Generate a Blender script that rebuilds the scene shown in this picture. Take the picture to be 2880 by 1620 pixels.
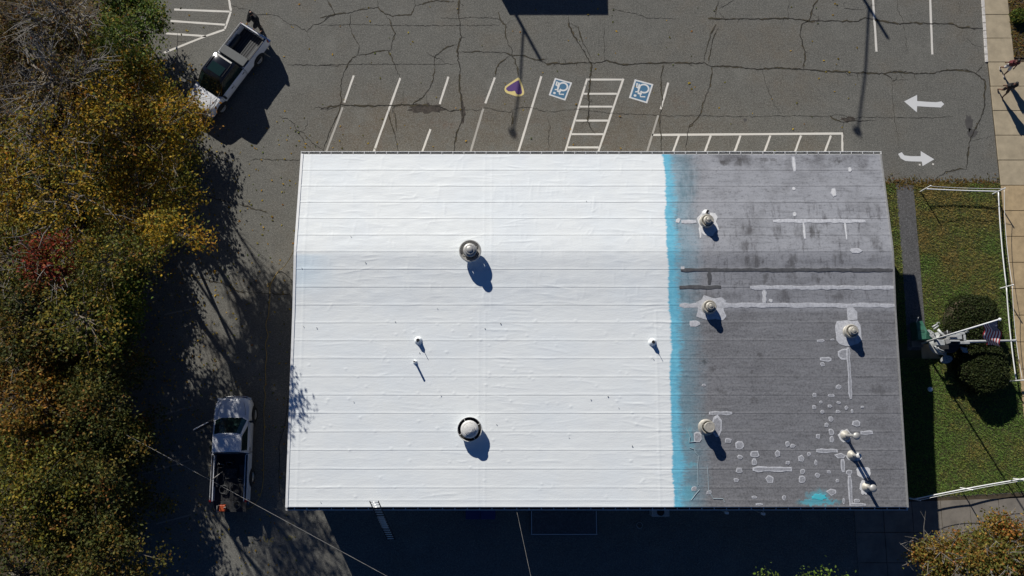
import bpy, bmesh, math, random
import numpy as np
from mathutils import Vector, Matrix, Euler
for o in list(bpy.data.objects): bpy.data.objects.remove(o)
S = bpy.context.scene
C = S.collection
R = math.radians
# ---------------------------------------------------------------- camera, sky, sun, exposure
CAM_H, FOC, TILT = 42.5, 2240.0, math.atan(2240 / 13800)
cam = bpy.data.cameras.new('camera'); cam.lens = 28.0; cam.sensor_width = 36; cam.clip_end = 2000
co = bpy.data.objects.new('camera', cam); C.objects.link(co)
co.location = (0, 0, CAM_H); co.rotation_euler = (TILT, 0, 0); S.camera = co
SUN_E, SUN_A = R(27.5), R(27)          # elevation; shadows fall towards (+sin A, -cos A)
w = bpy.data.worlds.new('World'); S.world = w; w.use_nodes = True
sky = w.node_tree.nodes.new('ShaderNodeTexSky'); sky.sky_type = 'NISHITA'; sky.sun_disc = False
sky.sun_elevation = SUN_E; sky.sun_rotation = -SUN_A
sky.air_density = 0.6; sky.dust_density = 0.0; sky.ozone_density = 10.0
bg = w.node_tree.nodes['Background']; bg.inputs[1].default_value = 0.05
w.node_tree.links.new(sky.outputs[0], bg.inputs[0])
sd = bpy.data.lights.new('sun', 'SUN'); sd.energy = 5.0; sd.angle = R(0.5); sd.color = (1.0, 0.965, 0.905)
so = bpy.data.objects.new('sun', sd); C.objects.link(so); so.location = (-20, 40, 30)
SDIR = Vector((math.cos(SUN_E) * math.sin(SUN_A), -math.cos(SUN_E) * math.cos(SUN_A), -math.sin(SUN_E)))
so.rotation_euler = SDIR.to_track_quat('-Z', 'Y').to_euler()
S.view_settings.view_transform = 'Standard'; S.view_settings.look = 'None'
S.view_settings.gamma = 1.0; S.view_settings.exposure = 0.22; S.view_settings.use_curve_mapping = False
S.render.resolution_x, S.render.resolution_y = 1024, 576
SHL = 1 / math.tan(SUN_E); SHX, SHY = SHL * math.sin(SUN_A), -SHL * math.cos(SUN_A)

# ---------------------------------------------------------------- helpers
def at(px, py, z=0.0):
    """world point at height z measured off the survey photograph"""
    u, v = (px - 1440) / FOC, (810 - py) / FOC
    dy = v * math.cos(TILT) + math.sin(TILT); dz = v * math.sin(TILT) - math.cos(TILT)
    t = (z - CAM_H) / dz
    return Vector((u * t, dy * t, z))
def zm(ox, oy, s):
    return lambda x, y, z=0.0: at(ox + x / s, oy + y / s, z)
D = zm(0, 0, 2576 / 2880)

def mat(name, col, rough=0.7, metal=0.0, spec=0.5, var=0.0, vscale=5.0, bump=0.0, bscale=40.0, col2=None, emit=None, coat=0.0):
    m = bpy.data.materials.new(name); m.use_nodes = True
    nt = m.node_tree; b = nt.nodes['Principled BSDF']
    b.inputs['Base Color'].default_value = (*col, 1); b.inputs['Roughness'].default_value = rough
    b.inputs['Metallic'].default_value = metal; b.inputs['Specular IOR Level'].default_value = spec
    b.inputs['Coat Weight'].default_value = coat
    if var > 0 or col2:
        tc = nt.nodes.new('ShaderNodeNewGeometry'); n = nt.nodes.new('ShaderNodeTexNoise')
        n.inputs['Scale'].default_value = vscale; n.inputs['Detail'].default_value = 6; n.inputs['Roughness'].default_value = .65
        nt.links.new(tc.outputs['Position'], n.inputs['Vector'])
        r = nt.nodes.new('ShaderNodeValToRGB'); nt.links.new(n.outputs['Fac'], r.inputs['Fac'])
        c2 = col2 if col2 else tuple(min(1, c * (1 + var)) for c in col)
        c1 = col if col2 else tuple(c * (1 - var) for c in col)
        r.color_ramp.elements[0].position = .33; r.color_ramp.elements[1].position = .67
        r.color_ramp.elements[0].color = (*c1, 1); r.color_ramp.elements[1].color = (*c2, 1)
        nt.links.new(r.outputs['Color'], b.inputs['Base Color'])
    if bump > 0:
        tc = nt.nodes.new('ShaderNodeNewGeometry'); n = nt.nodes.new('ShaderNodeTexNoise')
        n.inputs['Scale'].default_value = bscale; n.inputs['Detail'].default_value = 5
        nt.links.new(tc.outputs['Position'], n.inputs['Vector'])
        bp = nt.nodes.new('ShaderNodeBump'); bp.inputs['Strength'].default_value = bump; bp.inputs['Distance'].default_value = .02
        nt.links.new(n.outputs['Fac'], bp.inputs['Height']); nt.links.new(bp.outputs['Normal'], b.inputs['Normal'])
    return m

class NT:
    """small node-graph helper"""
    def __init__(s, m): s.nt = m.node_tree
    def node(s, t, **kw):
        n = s.nt.nodes.new(t)
        for k, v in kw.items(): setattr(n, k, v)
        return n
    def put(s, sock, v):
        if hasattr(v, 'is_output'): s.nt.links.new(v, sock)
        elif isinstance(v, tuple) and len(v) == 3 and sock.type == 'RGBA': sock.default_value = (*v, 1)
        else: sock.default_value = v
    def math(s, op, a, b=0.0):
        n = s.node('ShaderNodeMath', operation=op); s.put(n.inputs[0], a); s.put(n.inputs[1], b); return n.outputs[0]
    def rng(s, v, a, b, c=0.0, d=1.0, smooth=True):
        n = s.node('ShaderNodeMapRange'); n.interpolation_type = 'SMOOTHSTEP' if smooth else 'LINEAR'
        s.put(n.inputs[0], v)
        for i, q in zip((1, 2, 3, 4), (a, b, c, d)): n.inputs[i].default_value = q
        return n.outputs[0]
    def noise(s, vec, scale, detail=5.0, rough=.6, stretch=None):
        if stretch:
            mp = s.node('ShaderNodeMapping'); s.nt.links.new(vec, mp.inputs[0]); mp.inputs['Scale'].default_value = stretch; vec = mp.outputs[0]
        n = s.node('ShaderNodeTexNoise'); s.nt.links.new(vec, n.inputs['Vector'])
        n.inputs['Scale'].default_value = scale; n.inputs['Detail'].default_value = detail; n.inputs['Roughness'].default_value = rough
        return n.outputs['Fac']
    def mix(s, f, a, b, mode='MIX'):
        n = s.node('ShaderNodeMix', data_type='RGBA', blend_type=mode)
        s.put(n.inputs[0], f); s.put(n.inputs[6], a); s.put(n.inputs[7], b); return n.outputs[2]

class MB:
    def __init__(s): s.v = []; s.f = []; s.mi = []
    def add(s, vs, fs, mi=0):
        k = len(s.v); s.v += [tuple(v) for v in vs]
        for f in fs: s.f.append(tuple(i + k for i in f)); s.mi.append(mi)
        return s
    def box(s, c, d, rot=None, mi=0, taper=1.0):
        hx, hy, hz = d[0] / 2, d[1] / 2, d[2] / 2
        vs = [Vector((x * hx * (taper if z > 0 else 1), y * hy * (taper if z > 0 else 1), z * hz)) for z in (-1, 1) for x, y in ((-1, -1), (1, -1), (1, 1), (-1, 1))]
        if rot is not None: vs = [rot @ v for v in vs]
        c = Vector(c)
        return s.add([v + c for v in vs], [(3, 2, 1, 0), (4, 5, 6, 7), (0, 1, 5, 4), (1, 2, 6, 5), (2, 3, 7, 6), (3, 0, 4, 7)], mi)
    def tube(s, pts, r, n=8, mi=0, cap=True):
        pts = [Vector(p) for p in pts]; m = len(pts)
        rs = list(r) if hasattr(r, '__len__') else [r] * m
        vs = []; fs = []; up = None
        for i, p in enumerate(pts):
            t = (pts[min(i + 1, m - 1)] - pts[max(i - 1, 0)])
            if t.length < 1e-7: t = Vector((0, 0, 1))
            t.normalize()
            if up is None: up = t.orthogonal().normalized()
            else:
                up = up - t * up.dot(t)
                up = up.normalized() if up.length > 1e-6 else t.orthogonal().normalized()
            b = t.cross(up)
            for k in range(n):
                a = 2 * math.pi * k / n; vs.append(p + (up * math.cos(a) + b * math.sin(a)) * rs[i])
        for i in range(m - 1):
            for k in range(n):
                q = (k + 1) % n; fs.append((i * n + k, i * n + q, (i + 1) * n + q, (i + 1) * n + k))
        if cap: fs.append(tuple(reversed(range(n)))); fs.append(tuple(range((m - 1) * n, m * n)))
        return s.add(vs, fs, mi)
    def lathe(s, prof, n=32, c=(0, 0, 0), mi=0):
        vs = []; fs = []; c = Vector(c)
        for r, z in prof:
            for k in range(n):
                a = 2 * math.pi * k / n; vs.append(c + Vector((r * math.cos(a), r * math.sin(a), z)))
        for i in range(len(prof) - 1):
            for k in range(n):
                q = (k + 1) % n; fs.append((i * n + k, i * n + q, (i + 1) * n + q, (i + 1) * n + k))
        if prof[-1][0] < 0.02: fs.append(tuple(range((len(prof) - 1) * n, len(prof) * n)))
        return s.add(vs, fs, mi)
    def torus(s, c, r, t, n=24, k=8, rot=None, mi=0, arc=2 * math.pi):
        c = Vector(c); pts = []
        for i in range(n + 1):
            a = arc * i / n; v = Vector((r * math.cos(a), r * math.sin(a), 0))
            if rot is not None: v = rot @ v
            pts.append(c + v)
        return s.tube(pts, t, k, mi, cap=arc < 6.28)
    def prism(s, poly, z0, z1, mi=0):
        n = len(poly); vs = [(p[0], p[1], z0) for p in poly] + [(p[0], p[1], z1) for p in poly]
        area = sum(poly[i][0] * poly[(i + 1) % n][1] - poly[(i + 1) % n][0] * poly[i][1] for i in range(n))
        fs = [tuple(reversed(range(n))), tuple(range(n, 2 * n))] + [(i, (i + 1) % n, n + (i + 1) % n, n + i) for i in range(n)]
        if area < 0: fs = [tuple(reversed(f)) for f in fs]
        return s.add(vs, fs, mi)
    def sheet(s, poly, z=None, mi=0):
        vs = [(p[0], p[1], p[2] if z is None else z) for p in poly]; n = len(vs)
        area = sum(vs[i][0] * vs[(i + 1) % n][1] - vs[(i + 1) % n][0] * vs[i][1] for i in range(n))
        return s.add(vs, [tuple(range(n)) if area > 0 else tuple(reversed(range(n)))], mi)
    def loft(s, secs, mi=0, cap=True):
        n = len(secs[0]); vs = [p for q in secs for p in q]; fs = []
        for i in range(len(secs) - 1):
            for k in range(n):
                q = (k + 1) % n; fs.append((i * n + k, i * n + q, (i + 1) * n + q, (i + 1) * n + k))
        if cap: fs.append(tuple(reversed(range(n)))); fs.append(tuple(range((len(secs) - 1) * n, len(secs) * n)))
        return s.add(vs, fs, mi)
    def mesh(s, name, mats, smooth=False):
        me = bpy.data.meshes.new(name); me.from_pydata(s.v, [], s.f)
        for m in (mats if isinstance(mats, (list, tuple)) else [mats]): me.materials.append(m)
        me.polygons.foreach_set('material_index', s.mi)
        if smooth: me.polygons.foreach_set('use_smooth', [True] * len(s.f))
        me.update()
        return me
    def build(s, name, mats, parent=None, smooth=False, bevel=0.0, fix=False, auto=None):
        me = s.mesh(name, mats, smooth)
        if fix:
            bm = bmesh.new(); bm.from_mesh(me); bmesh.ops.recalc_face_normals(bm, faces=bm.faces); bm.to_mesh(me); bm.free()
        o = link(name, me, parent)
        if bevel > 0:
            b = o.modifiers.new('bevel', 'BEVEL'); b.width = bevel; b.segments = 2; b.limit_method = 'ANGLE'; b.angle_limit = R(35)
        if auto is not None:
            try: me.set_sharp_from_angle(angle=R(auto))
            except Exception: pass
        return o
def link(name, me, parent=None):
    o = bpy.data.objects.new(name, me); C.objects.link(o)
    if parent is not None: o.parent = parent
    return o
def thing(name, label, cat, loc=(0, 0, 0), rz=0.0, group=None):
    o = bpy.data.objects.new(name, None); C.objects.link(o); o.empty_display_size = .3
    o.location = loc; o.rotation_euler = (0, 0, rz); return tag(o, label, cat, group)
def tag(o, label, cat, group=None):
    o['label'] = label; o['category'] = cat
    if group: o['group'] = group
    return o
def struct(o, kind='structure'):
    o['kind'] = kind; return o
rng = np.random.default_rng(7); random.seed(7)
def vnoise(x, y, sc, seed):
    """smooth lattice noise in -1..1 (numpy arrays)"""
    r = np.random.default_rng(seed); G = r.uniform(-1, 1, (256, 256))
    x = x / sc + 1000; y = y / sc + 1000
    xi = np.floor(x).astype(int); yi = np.floor(y).astype(int); fx = x - xi; fy = y - yi
    fx = fx * fx * (3 - 2 * fx); fy = fy * fy * (3 - 2 * fy)
    g = lambda a, b: G[a % 256, b % 256]
    return (g(xi, yi) * (1 - fx) + g(xi + 1, yi) * fx) * (1 - fy) + (g(xi, yi + 1) * (1 - fx) + g(xi + 1, yi + 1) * fx) * fy
def stroke(mb, pts, width, z, mi=0):
    """flat ribbon of even width along a polyline on the ground"""
    pts = [Vector((p[0], p[1], 0)) for p in pts]; n = len(pts); L = []; Q = []
    for i, p in enumerate(pts):
        t = (pts[min(i + 1, n - 1)] - pts[max(i - 1, 0)]).normalized(); nn = Vector((-t.y, t.x, 0))
        ww = width[i] if hasattr(width, '__len__') else width
        L.append(p + nn * ww / 2); Q.append(p - nn * ww / 2)
    vs = [(a.x, a.y, z) for a in L] + [(a.x, a.y, z) for a in Q]
    mb.add(vs, [(n + i, n + i + 1, i + 1, i) for i in range(n - 1)], mi)

# ---------------------------------------------------------------- materials
def asphalt_mat(name, base=(.106, .103, .090), warm=(.118, .087, .052), amt=1.0):
    m = mat(name, base, .9); g = NT(m); b = m.node_tree.nodes['Principled BSDF']
    p = g.node('ShaderNodeNewGeometry').outputs['Position']
    big = g.noise(p, .22, 4); mid = g.noise(p, 1.6, 6, .65); fine = g.noise(p, 9, 3, .8); spk = g.noise(p, 21, 2, .8)
    sx = g.node('ShaderNodeSeparateXYZ'); g.put(sx.inputs[0], p)
    bays = g.math('MULTIPLY', g.math('MULTIPLY', g.rng(sx.outputs[1], 12.0, 14.5), g.rng(sx.outputs[1], 19.5, 16.0)), g.math('MULTIPLY', g.rng(sx.outputs[0], -14, -9), g.rng(sx.outputs[0], 16, 9)))
    c = g.mix(g.math('MINIMUM', g.math('ADD', g.math('MULTIPLY', g.rng(big, .46, .70), .5 * amt), g.math('MULTIPLY', g.math('MULTIPLY', bays, g.rng(mid, .3, .6)), .6 * amt)), 1.0), base, warm)
    c = g.mix(g.rng(g.noise(p, .5, 5, .65), .50, .68, 0, .45), c, tuple(q * 1.55 for q in base))
    rust = g.noise(p, .7, 5, .7)
    c = g.mix(g.math('MULTIPLY', g.math('MULTIPLY', bays, g.rng(rust, .54, .68)), .55 * amt), c, (.115, .060, .032))
    c = g.mix(g.math('MULTIPLY', g.rng(rust, .46, .33), .35), c, tuple(q * .6 for q in base))
    c = g.mix(g.rng(mid, .3, .75, 0, .55), c, tuple(q * .62 for q in base))
    c = g.mix(g.rng(fine, .38, .70, 0, .55), c, tuple(q * 1.8 for q in base))
    c = g.mix(g.rng(spk, .55, .70, 0, .9), c, tuple(q * 2.6 for q in base))
    c = g.mix(g.rng(spk, .45, .30, 0, .85), c, tuple(q * .35 for q in base))
    g.put(b.inputs['Base Color'], c)
    bp = g.node('ShaderNodeBump'); bp.inputs['Strength'].default_value = .5; bp.inputs['Distance'].default_value = .012
    g.put(bp.inputs['Height'], fine); g.put(b.inputs['Normal'], bp.outputs[0]); return m
M = {}
M['asphalt'] = asphalt_mat('asphalt')
M['path'] = asphalt_mat('path_asphalt', (.075, .074, .074), (.08, .07, .06))
M['soil'] = mat('soil', (.035, .026, .016), .95, col2=(.075, .055, .03), vscale=3, bump=.6, bscale=14)
M['lawn'] = mat('lawn', (.030, .045, .010), .95, col2=(.070, .062, .020), vscale=2.2, bump=.7, bscale=18)
def paint(name, col, wear=.5):
    m = mat(name, col, .75); g = NT(m); b = m.node_tree.nodes['Principled BSDF']
    p = g.node('ShaderNodeNewGeometry').outputs['Position']
    f = g.noise(p, 22, 6, .75); k = g.noise(p, 3.5, 3)
    c = g.mix(g.rng(g.math('ADD', f, g.math('MULTIPLY', k, .6)), .92, 1.08, 0, wear), col, (.10, .095, .085))
    g.put(b.inputs['Base Color'], c); return m
M['paint'] = paint('white_line_paint', (.62, .59, .53), .7)
M['paint_fresh'] = paint('fresh_white_paint', (.60, .60, .59), .5)
M['paint_faint'] = paint('worn_white_paint', (.36, .34, .30), .95)
M['paint_ghost'] = paint('ghost_white_paint', (.20, .19, .17), .95)
M['paint_blue'] = paint('blue_paint', (.045, .14, .24), .3)
M['paint_purple'] = paint('purple_paint', (.075, .03, .15), .2)
M['paint_gold'] = paint('gold_paint', (.62, .50, .20), .3)
M['paint_yellow'] = paint('yellow_paint', (.24, .20, .06), .8)
M['crack'] = mat('crack_dirt', (.010, .009, .008), .95, col2=(.034, .029, .018), vscale=5)
M['pot'] = mat('broken_asphalt', (.022, .018, .015), .95, col2=(.075, .062, .05), vscale=6, bump=.8, bscale=20)
M['stainwet'] = mat('oil_stain', (.05, .047, .044), .7, col2=(.075, .070, .064), vscale=4)
M['slab'] = mat('tan_concrete', (.35, .29, .195), .9, var=.16, vscale=1.7, bump=.25, bscale=60)
M['slab2'] = mat('orange_concrete', (.385, .285, .160), .9, var=.18, vscale=2.2, bump=.25, bscale=60)
M['conc'] = mat('grey_concrete', (.17, .15, .125), .9, var=.22, vscale=1.3, bump=.3, bscale=50)
M['kerb'] = mat('kerb_paint', (.55, .52, .48), .8, var=.3, vscale=7)
M['white'] = mat('white_painted_metal', (.78, .78, .76), .45, var=.06, vscale=6)
M['galv'] = mat('galvanised_metal', (.40, .39, .365), .5, .4, var=.16, vscale=9)
M['vent_cream'] = mat('weathered_vent_metal', (.40, .375, .32), .55, .25, var=.18, vscale=8)
M['vent_white'] = mat('coated_vent_metal', (.60, .59, .56), .55, .12, var=.12, vscale=10)
M['dark'] = mat('dark_interior', (.012, .012, .012), .8)
M['alu'] = mat('aluminium', (.72, .72, .70), .35, .7)
M['gunpaint'] = mat('pale_grey_gun_paint', (.40, .41, .40), .5, .1, var=.2, vscale=7)
M['gungreen'] = mat('green_gun_paint', (.03, .115, .075), .5, var=.3, vscale=5)
M['siding'] = mat('cream_siding', (.62, .60, .53), .7, var=.05, vscale=3)
M['trim'] = mat('trim_white', (.72, .72, .70), .5, var=.05)
M['glass'] = mat('dark_glass', (.010, .024, .022), .06, 0, .6)
M['car_white'] = mat('white_car_paint', (.72, .73, .75), .25, 0, .5, coat=.6)
M['car_white_old'] = mat('old_white_car_paint', (.66, .67, .69), .3, 0, .5, coat=.3)
M['car_black'] = mat('black_car_paint', (.008, .008, .009), .12, 0, .6, coat=.6)
M['plastic'] = mat('black_plastic_and_shade', (.015, .015, .016), .6)
M['bedliner'] = mat('grey_bedliner', (.04, .043, .045), .65, var=.15, vscale=6)
M['tonneau'] = mat('grey_tonneau', (.085, .09, .09), .7, var=.1)
M['beddark'] = mat('black_liner_and_shade', (.02, .02, .021), .75, var=.3, vscale=8)
M['rubber'] = mat('tyre_rubber', (.02, .02, .02), .85)
M['chrome'] = mat('chrome', (.75, .75, .75), .15, 1.0)
M['red'] = mat('red_lens', (.22, .015, .012), .2)
M['lens'] = mat('clear_lens', (.65, .65, .62), .15, .2)
M['bark'] = mat('bark', (.10, .08, .058), .95, col2=(.20, .17, .13), vscale=6)
M['twig'] = mat('pale_twig', (.10, .078, .055), .9, col2=(.19, .155, .115), vscale=2)
M['greytwig'] = mat('grey_twig', (.15, .135, .115), .9, col2=(.26, .24, .21), vscale=2)
M['skin'] = mat('skin', (.28, .15, .095), .6); M['skin2'] = mat('skin_dark', (.14, .07, .045), .6)
M['hair'] = mat('hair', (.012, .010, .009), .7); M['cblack'] = mat('black_cloth', (.009, .009, .010), .9)
M['maroon'] = mat('maroon_cloth', (.10, .016, .02), .9); M['cwhite'] = mat('white_cloth', (.55, .53, .52), .9)
M['navy'] = mat('navy_cloth', (.015, .017, .03), .9); M['brownc'] = mat('brown_cloth', (.07, .045, .03), .9)
M['shoe'] = mat('pale_shoe', (.45, .43, .40), .7)
M['hose'] = mat('yellow_hose', (.34, .23, .055), .7, var=.25, vscale=9)
M['cable'] = mat('cable_grey', (.34, .32, .29), .6, col2=(.12, .115, .11), vscale=2.5)
M['orange'] = mat('orange_plastic', (.35, .06, .015), .5); M['bluebin'] = mat('blue_plastic', (.02, .03, .12), .5)
M['flag_red'] = mat('flag_red', (.30, .02, .03), .85); M['flag_white'] = mat('flag_white', (.66, .62, .62), .85); M['flag_blue'] = mat('flag_blue', (.02, .025, .09), .85)
M['cont'] = mat('container_steel', (.14, .05, .03), .6, var=.2); M['pole'] = mat('pole_wood', (.12, .09, .06), .9, var=.2)
def leaf_mat(name, transl=.35):
    m = bpy.data.materials.new(name); m.use_nodes = True; nt = m.node_tree
    a = nt.nodes.new('ShaderNodeAttribute'); a.attribute_name = 'leafcol'
    b = nt.nodes['Principled BSDF']; b.inputs['Roughness'].default_value = .7; b.inputs['Specular IOR Level'].default_value = .25
    t = nt.nodes.new('ShaderNodeBsdfTranslucent'); mx = nt.nodes.new('ShaderNodeMixShader'); mx.inputs[0].default_value = transl
    nt.links.new(a.outputs['Color'], b.inputs['Base Color']); nt.links.new(a.outputs['Color'], t.inputs['Color'])
    nt.links.new(b.outputs[0], mx.inputs[1]); nt.links.new(t.outputs[0], mx.inputs[2])
    nt.links.new(mx.outputs[0], nt.nodes['Material Output'].inputs['Surface']); return m
M['leaf'] = leaf_mat('leaf', .42); M['grass'] = leaf_mat('grass', .25)
def quads_mesh(name, V, cols, material):
    """V: (n,4,3) corner positions, cols: (n,3)"""
    n = len(V); me = bpy.data.meshes.new(name)
    me.vertices.add(n * 4); me.vertices.foreach_set('co', V.reshape(-1).astype(np.float32))
    me.loops.add(n * 4); me.loops.foreach_set('vertex_index', np.arange(n * 4, dtype=np.int32))
    me.polygons.add(n); me.polygons.foreach_set('loop_start', np.arange(0, n * 4, 4, dtype=np.int32))
    me.update(calc_edges=True)
    at_ = me.attributes.new('leafcol', 'FLOAT_COLOR', 'POINT')
    c4 = np.ones((n, 4, 4), np.float32); c4[:, :, :3] = cols[:, None, :]
    at_.data.foreach_set('color', c4.reshape(-1)); me.materials.append(material); return me

# ---------------------------------------------------------------- ground, lot, lawn, pavement
struct(MB().sheet([(-600, -600), (600, -600), (600, 600), (-600, 600)], -.06).build('ground', M['soil']))
lot = struct(MB().sheet([(-21.6, -40), (26.93, -40), (26.93, 60), (-21.6, 60)], 0.0).build('parking_lot', M['asphalt']))
LAWN_N = at(2600, 516).y; LAWN_S = at(2700, 1407).y
lawn = struct(MB().sheet([(18.3, LAWN_S), (26.93, LAWN_S + .45), (26.93, LAWN_N), (18.3, LAWN_N)], .012).build('lawn', M['lawn']))
pth = [at(2519, 519), at(2568, 519), at(2594, 825), at(2606, 985), at(2552, 985), at(2542, 810)]
struct(MB().sheet(pth, .022).build('footpath', M['path']))
pv = struct(MB().sheet([(26.93, -40), (33, -40), (33, 60), (26.93, 60)], -.01).build('pavement', M['soil']))
zj = zm(2680, 0, 2.785)
step = (at(2790, 118 / 2.785).y - at(2790, 1258 / 2.785).y) / 6
y0 = at(2790, 118 / 2.785).y + 2 * step
XP = 26.98; XW = at(2846, 120).x
for i in range(26):
    ya = y0 - i * step; yb = ya - step + .03; wide = ya < at(2800, 182).y + .5
    x1 = 31.0 if wide else XW
    j = [random.uniform(-.012, .012) for _ in range(4)]
    m_ = M['slab'] if i < 9 else M['slab2']
    o = MB().prism([(XP + j[0], yb), (x1, yb + j[1]), (x1, ya + j[2]), (XP + j[3], ya)], -.02, .045 + random.uniform(-.006, .006)).build('paving_slab', m_, pv, bevel=.012)
cs = struct(MB().sheet([(17.6, -14), (31, -14), (31, LAWN_S + .45), (26.9, LAWN_S + .40), (18.3, LAWN_S - .04)], .004).build('back_path', M['soil']))
for i in range(9):
    for k in range(4):
        xa = 17.7 + i * 1.5; ya = LAWN_S - .12 - k * 1.5
        MB().prism([(xa, ya - 1.47), (xa + 1.47, ya - 1.47), (xa + 1.47, ya + .05 * i), (xa, ya + .05 * (i - 1))] if k == 0 else [(xa, ya - 1.47), (xa + 1.47, ya - 1.47), (xa + 1.47, ya), (xa, ya)], 0.0, .03 + random.uniform(-.004, .004)).build('paving_slab', M['conc'], cs)
# white kerb stones beside the pavement, planting bed past it
ka, kb = at(2764, 0), at(2774, 165)
kerbo = tag(bpy.data.objects.new('kerb', None), 'narrow white painted kerb strip between car park and pavement', 'kerb'); C.objects.link(kerbo)
for i in range(9):
    p = ka.lerp(kb, (i - 1) / 7.5); q = ka.lerp(kb, (i - .05) / 7.5)
    MB().prism([(p.x - .09, p.y), (p.x + .07, p.y), (q.x + .07, q.y), (q.x - .09, q.y)], -.02, .05).build('kerb_stone', M['kerb'], kerbo, bevel=.01)
bed = struct(MB().sheet([(XW + .01, at(2846, 180).y + .35), (33, at(2846, 180).y + .35), (33, 32), (XW + .01, 32)], .03).build('planting_bed', M['soil']))

# painted markings ------------------------------------------------
def line(p, q, wdt=.115, m='paint', z=.006):
    mb = MB(); n = 8
    pts = [p.lerp(q, i / n) for i in range(n + 1)]
    stroke(mb, [(a.x + random.uniform(-.006, .006), a.y, 0) for a in pts], [wdt * random.uniform(.9, 1.08) for _ in pts], z)
    return mb.build('painted_line', M[m], lot)
for a, b, m_ in [((890, 190), (866, 258), 'paint'), ((862, 270), (820, 384), 'paint_faint'), ((1007, 196), (938, 388), 'paint'), ((1128, 193), (1106, 262), 'paint'), ((1083, 325), (1060, 388), 'paint'),
             ((1245, 195), (1221, 260), 'paint'), ((1216, 272), (1182, 388), 'paint_faint'), ((1362, 192), (1302, 388), 'paint'), ((1477, 198), (1420, 388), 'paint'), ((1568, 198), (1503, 388), 'paint'),
             ((1681, 208), (1662, 275), 'paint'), ((1656, 290), (1626, 388), 'paint_faint')]:
    line(D(*a), D(*b), m=m_)
def lerp2(a, b, t): return (a[0] + (b[0] - a[0]) * t, a[1] + (b[1] - a[1]) * t)
for t in (.012, .20, .37, .555, .735, .91):
    a = lerp2((1477, 198), (1420, 388), t); b = lerp2((1568, 198), (1503, 388), t); line(D(a[0] + 3, a[1]), D(b[0] - 3, b[1]), z=.0075)
line(D(1640, 339.5), D(2121, 336), .13); line(D(2119, 339), D(2119, 390), z=.0075)
for x in (1708, 1788, 1863, 1938, 2015, 2090): line(D(x, 341), D(x - 18, 390), z=.0075)
ZL = zm(480, 0, 3.019)
for a, b in [((492, -20), (512, 92)), ((512, 98), (460, 246)), ((457, 252), (303, 305)), ((298, 307), (-60, 450)), ((30, 81), (500, 99)), ((0, 178), (470, 211)), ((-40, 284), (300, 307))]:
    line(ZL(*a), ZL(*b), .12)
line(D(2194, -30), D(2205, 130), .12); line(D(2339, -30), D(2345, 137), .12)
Z6 = zm(0, 1080, 2.6833); Z5 = zm(0, 540, 2.6833)
for z_, a, b in [(Z6, (1060, 685), (1430, 575)), (Z6, (1180, 1055), (1430, 990)), (Z6, (1180, 245), (1460, 165)), (Z5, (1240, 925), (1480, 875))]:
    line(z_(*a), z_(*b), .08, 'paint_ghost')
Z4 = zm(1900, 0, 2.6286)
def flat(name, poly, m, z=.006, parent=None): return MB().sheet(poly, z).build(name, M[m], parent or lot)
flat('painted_arrow', [Z4(*p) for p in [(1690, 750), (1785, 702), (1786, 747), (1860, 753), (1925, 756), (1965, 750), (1986, 770), (1960, 795), (1860, 790), (1786, 785), (1783, 830)]], 'paint_fresh')
flat('painted_arrow', [Z4(*p) for p in [(1645, 1138), (1672, 1125), (1690, 1149), (1740, 1155), (1812, 1155), (1812, 1117), (1912, 1178), (1826, 1228), (1820, 1195), (1740, 1193), (1700, 1190), (1665, 1172)]], 'paint_fresh')
for p in [(1804, 1218), (1903, 1214)]:
    q = Z4(*p); flat('paint_splash', [(q.x - .05, q.y - .04), (q.x + .05, q.y - .05), (q.x + .06, q.y + .04), (q.x - .04, q.y + .05)], 'paint')
# heart emblem
ZH = zm(1380, 0, 3.45)
heart = MB().sheet([ZH(*p) for p in [(262, 755), (276, 755), (285, 765), (300, 805), (315, 850), (326, 893), (320, 918), (300, 930), (278, 937), (250, 935), (225, 928), (190, 916), (158, 905), (140, 890), (133, 868), (140, 840), (165, 820), (200, 797)]], .006).build('heart_emblem', M['paint_gold'], lot)
MB().sheet([ZH(*p) for p in [(268, 778), (277, 790), (290, 830), (305, 893), (300, 908), (283, 917), (262, 917), (245, 905), (234, 880), (205, 887), (172, 885), (152, 872), (150, 856), (165, 842), (215, 808)]], .010).build('heart_fill', M['paint_purple'], heart)
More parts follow.
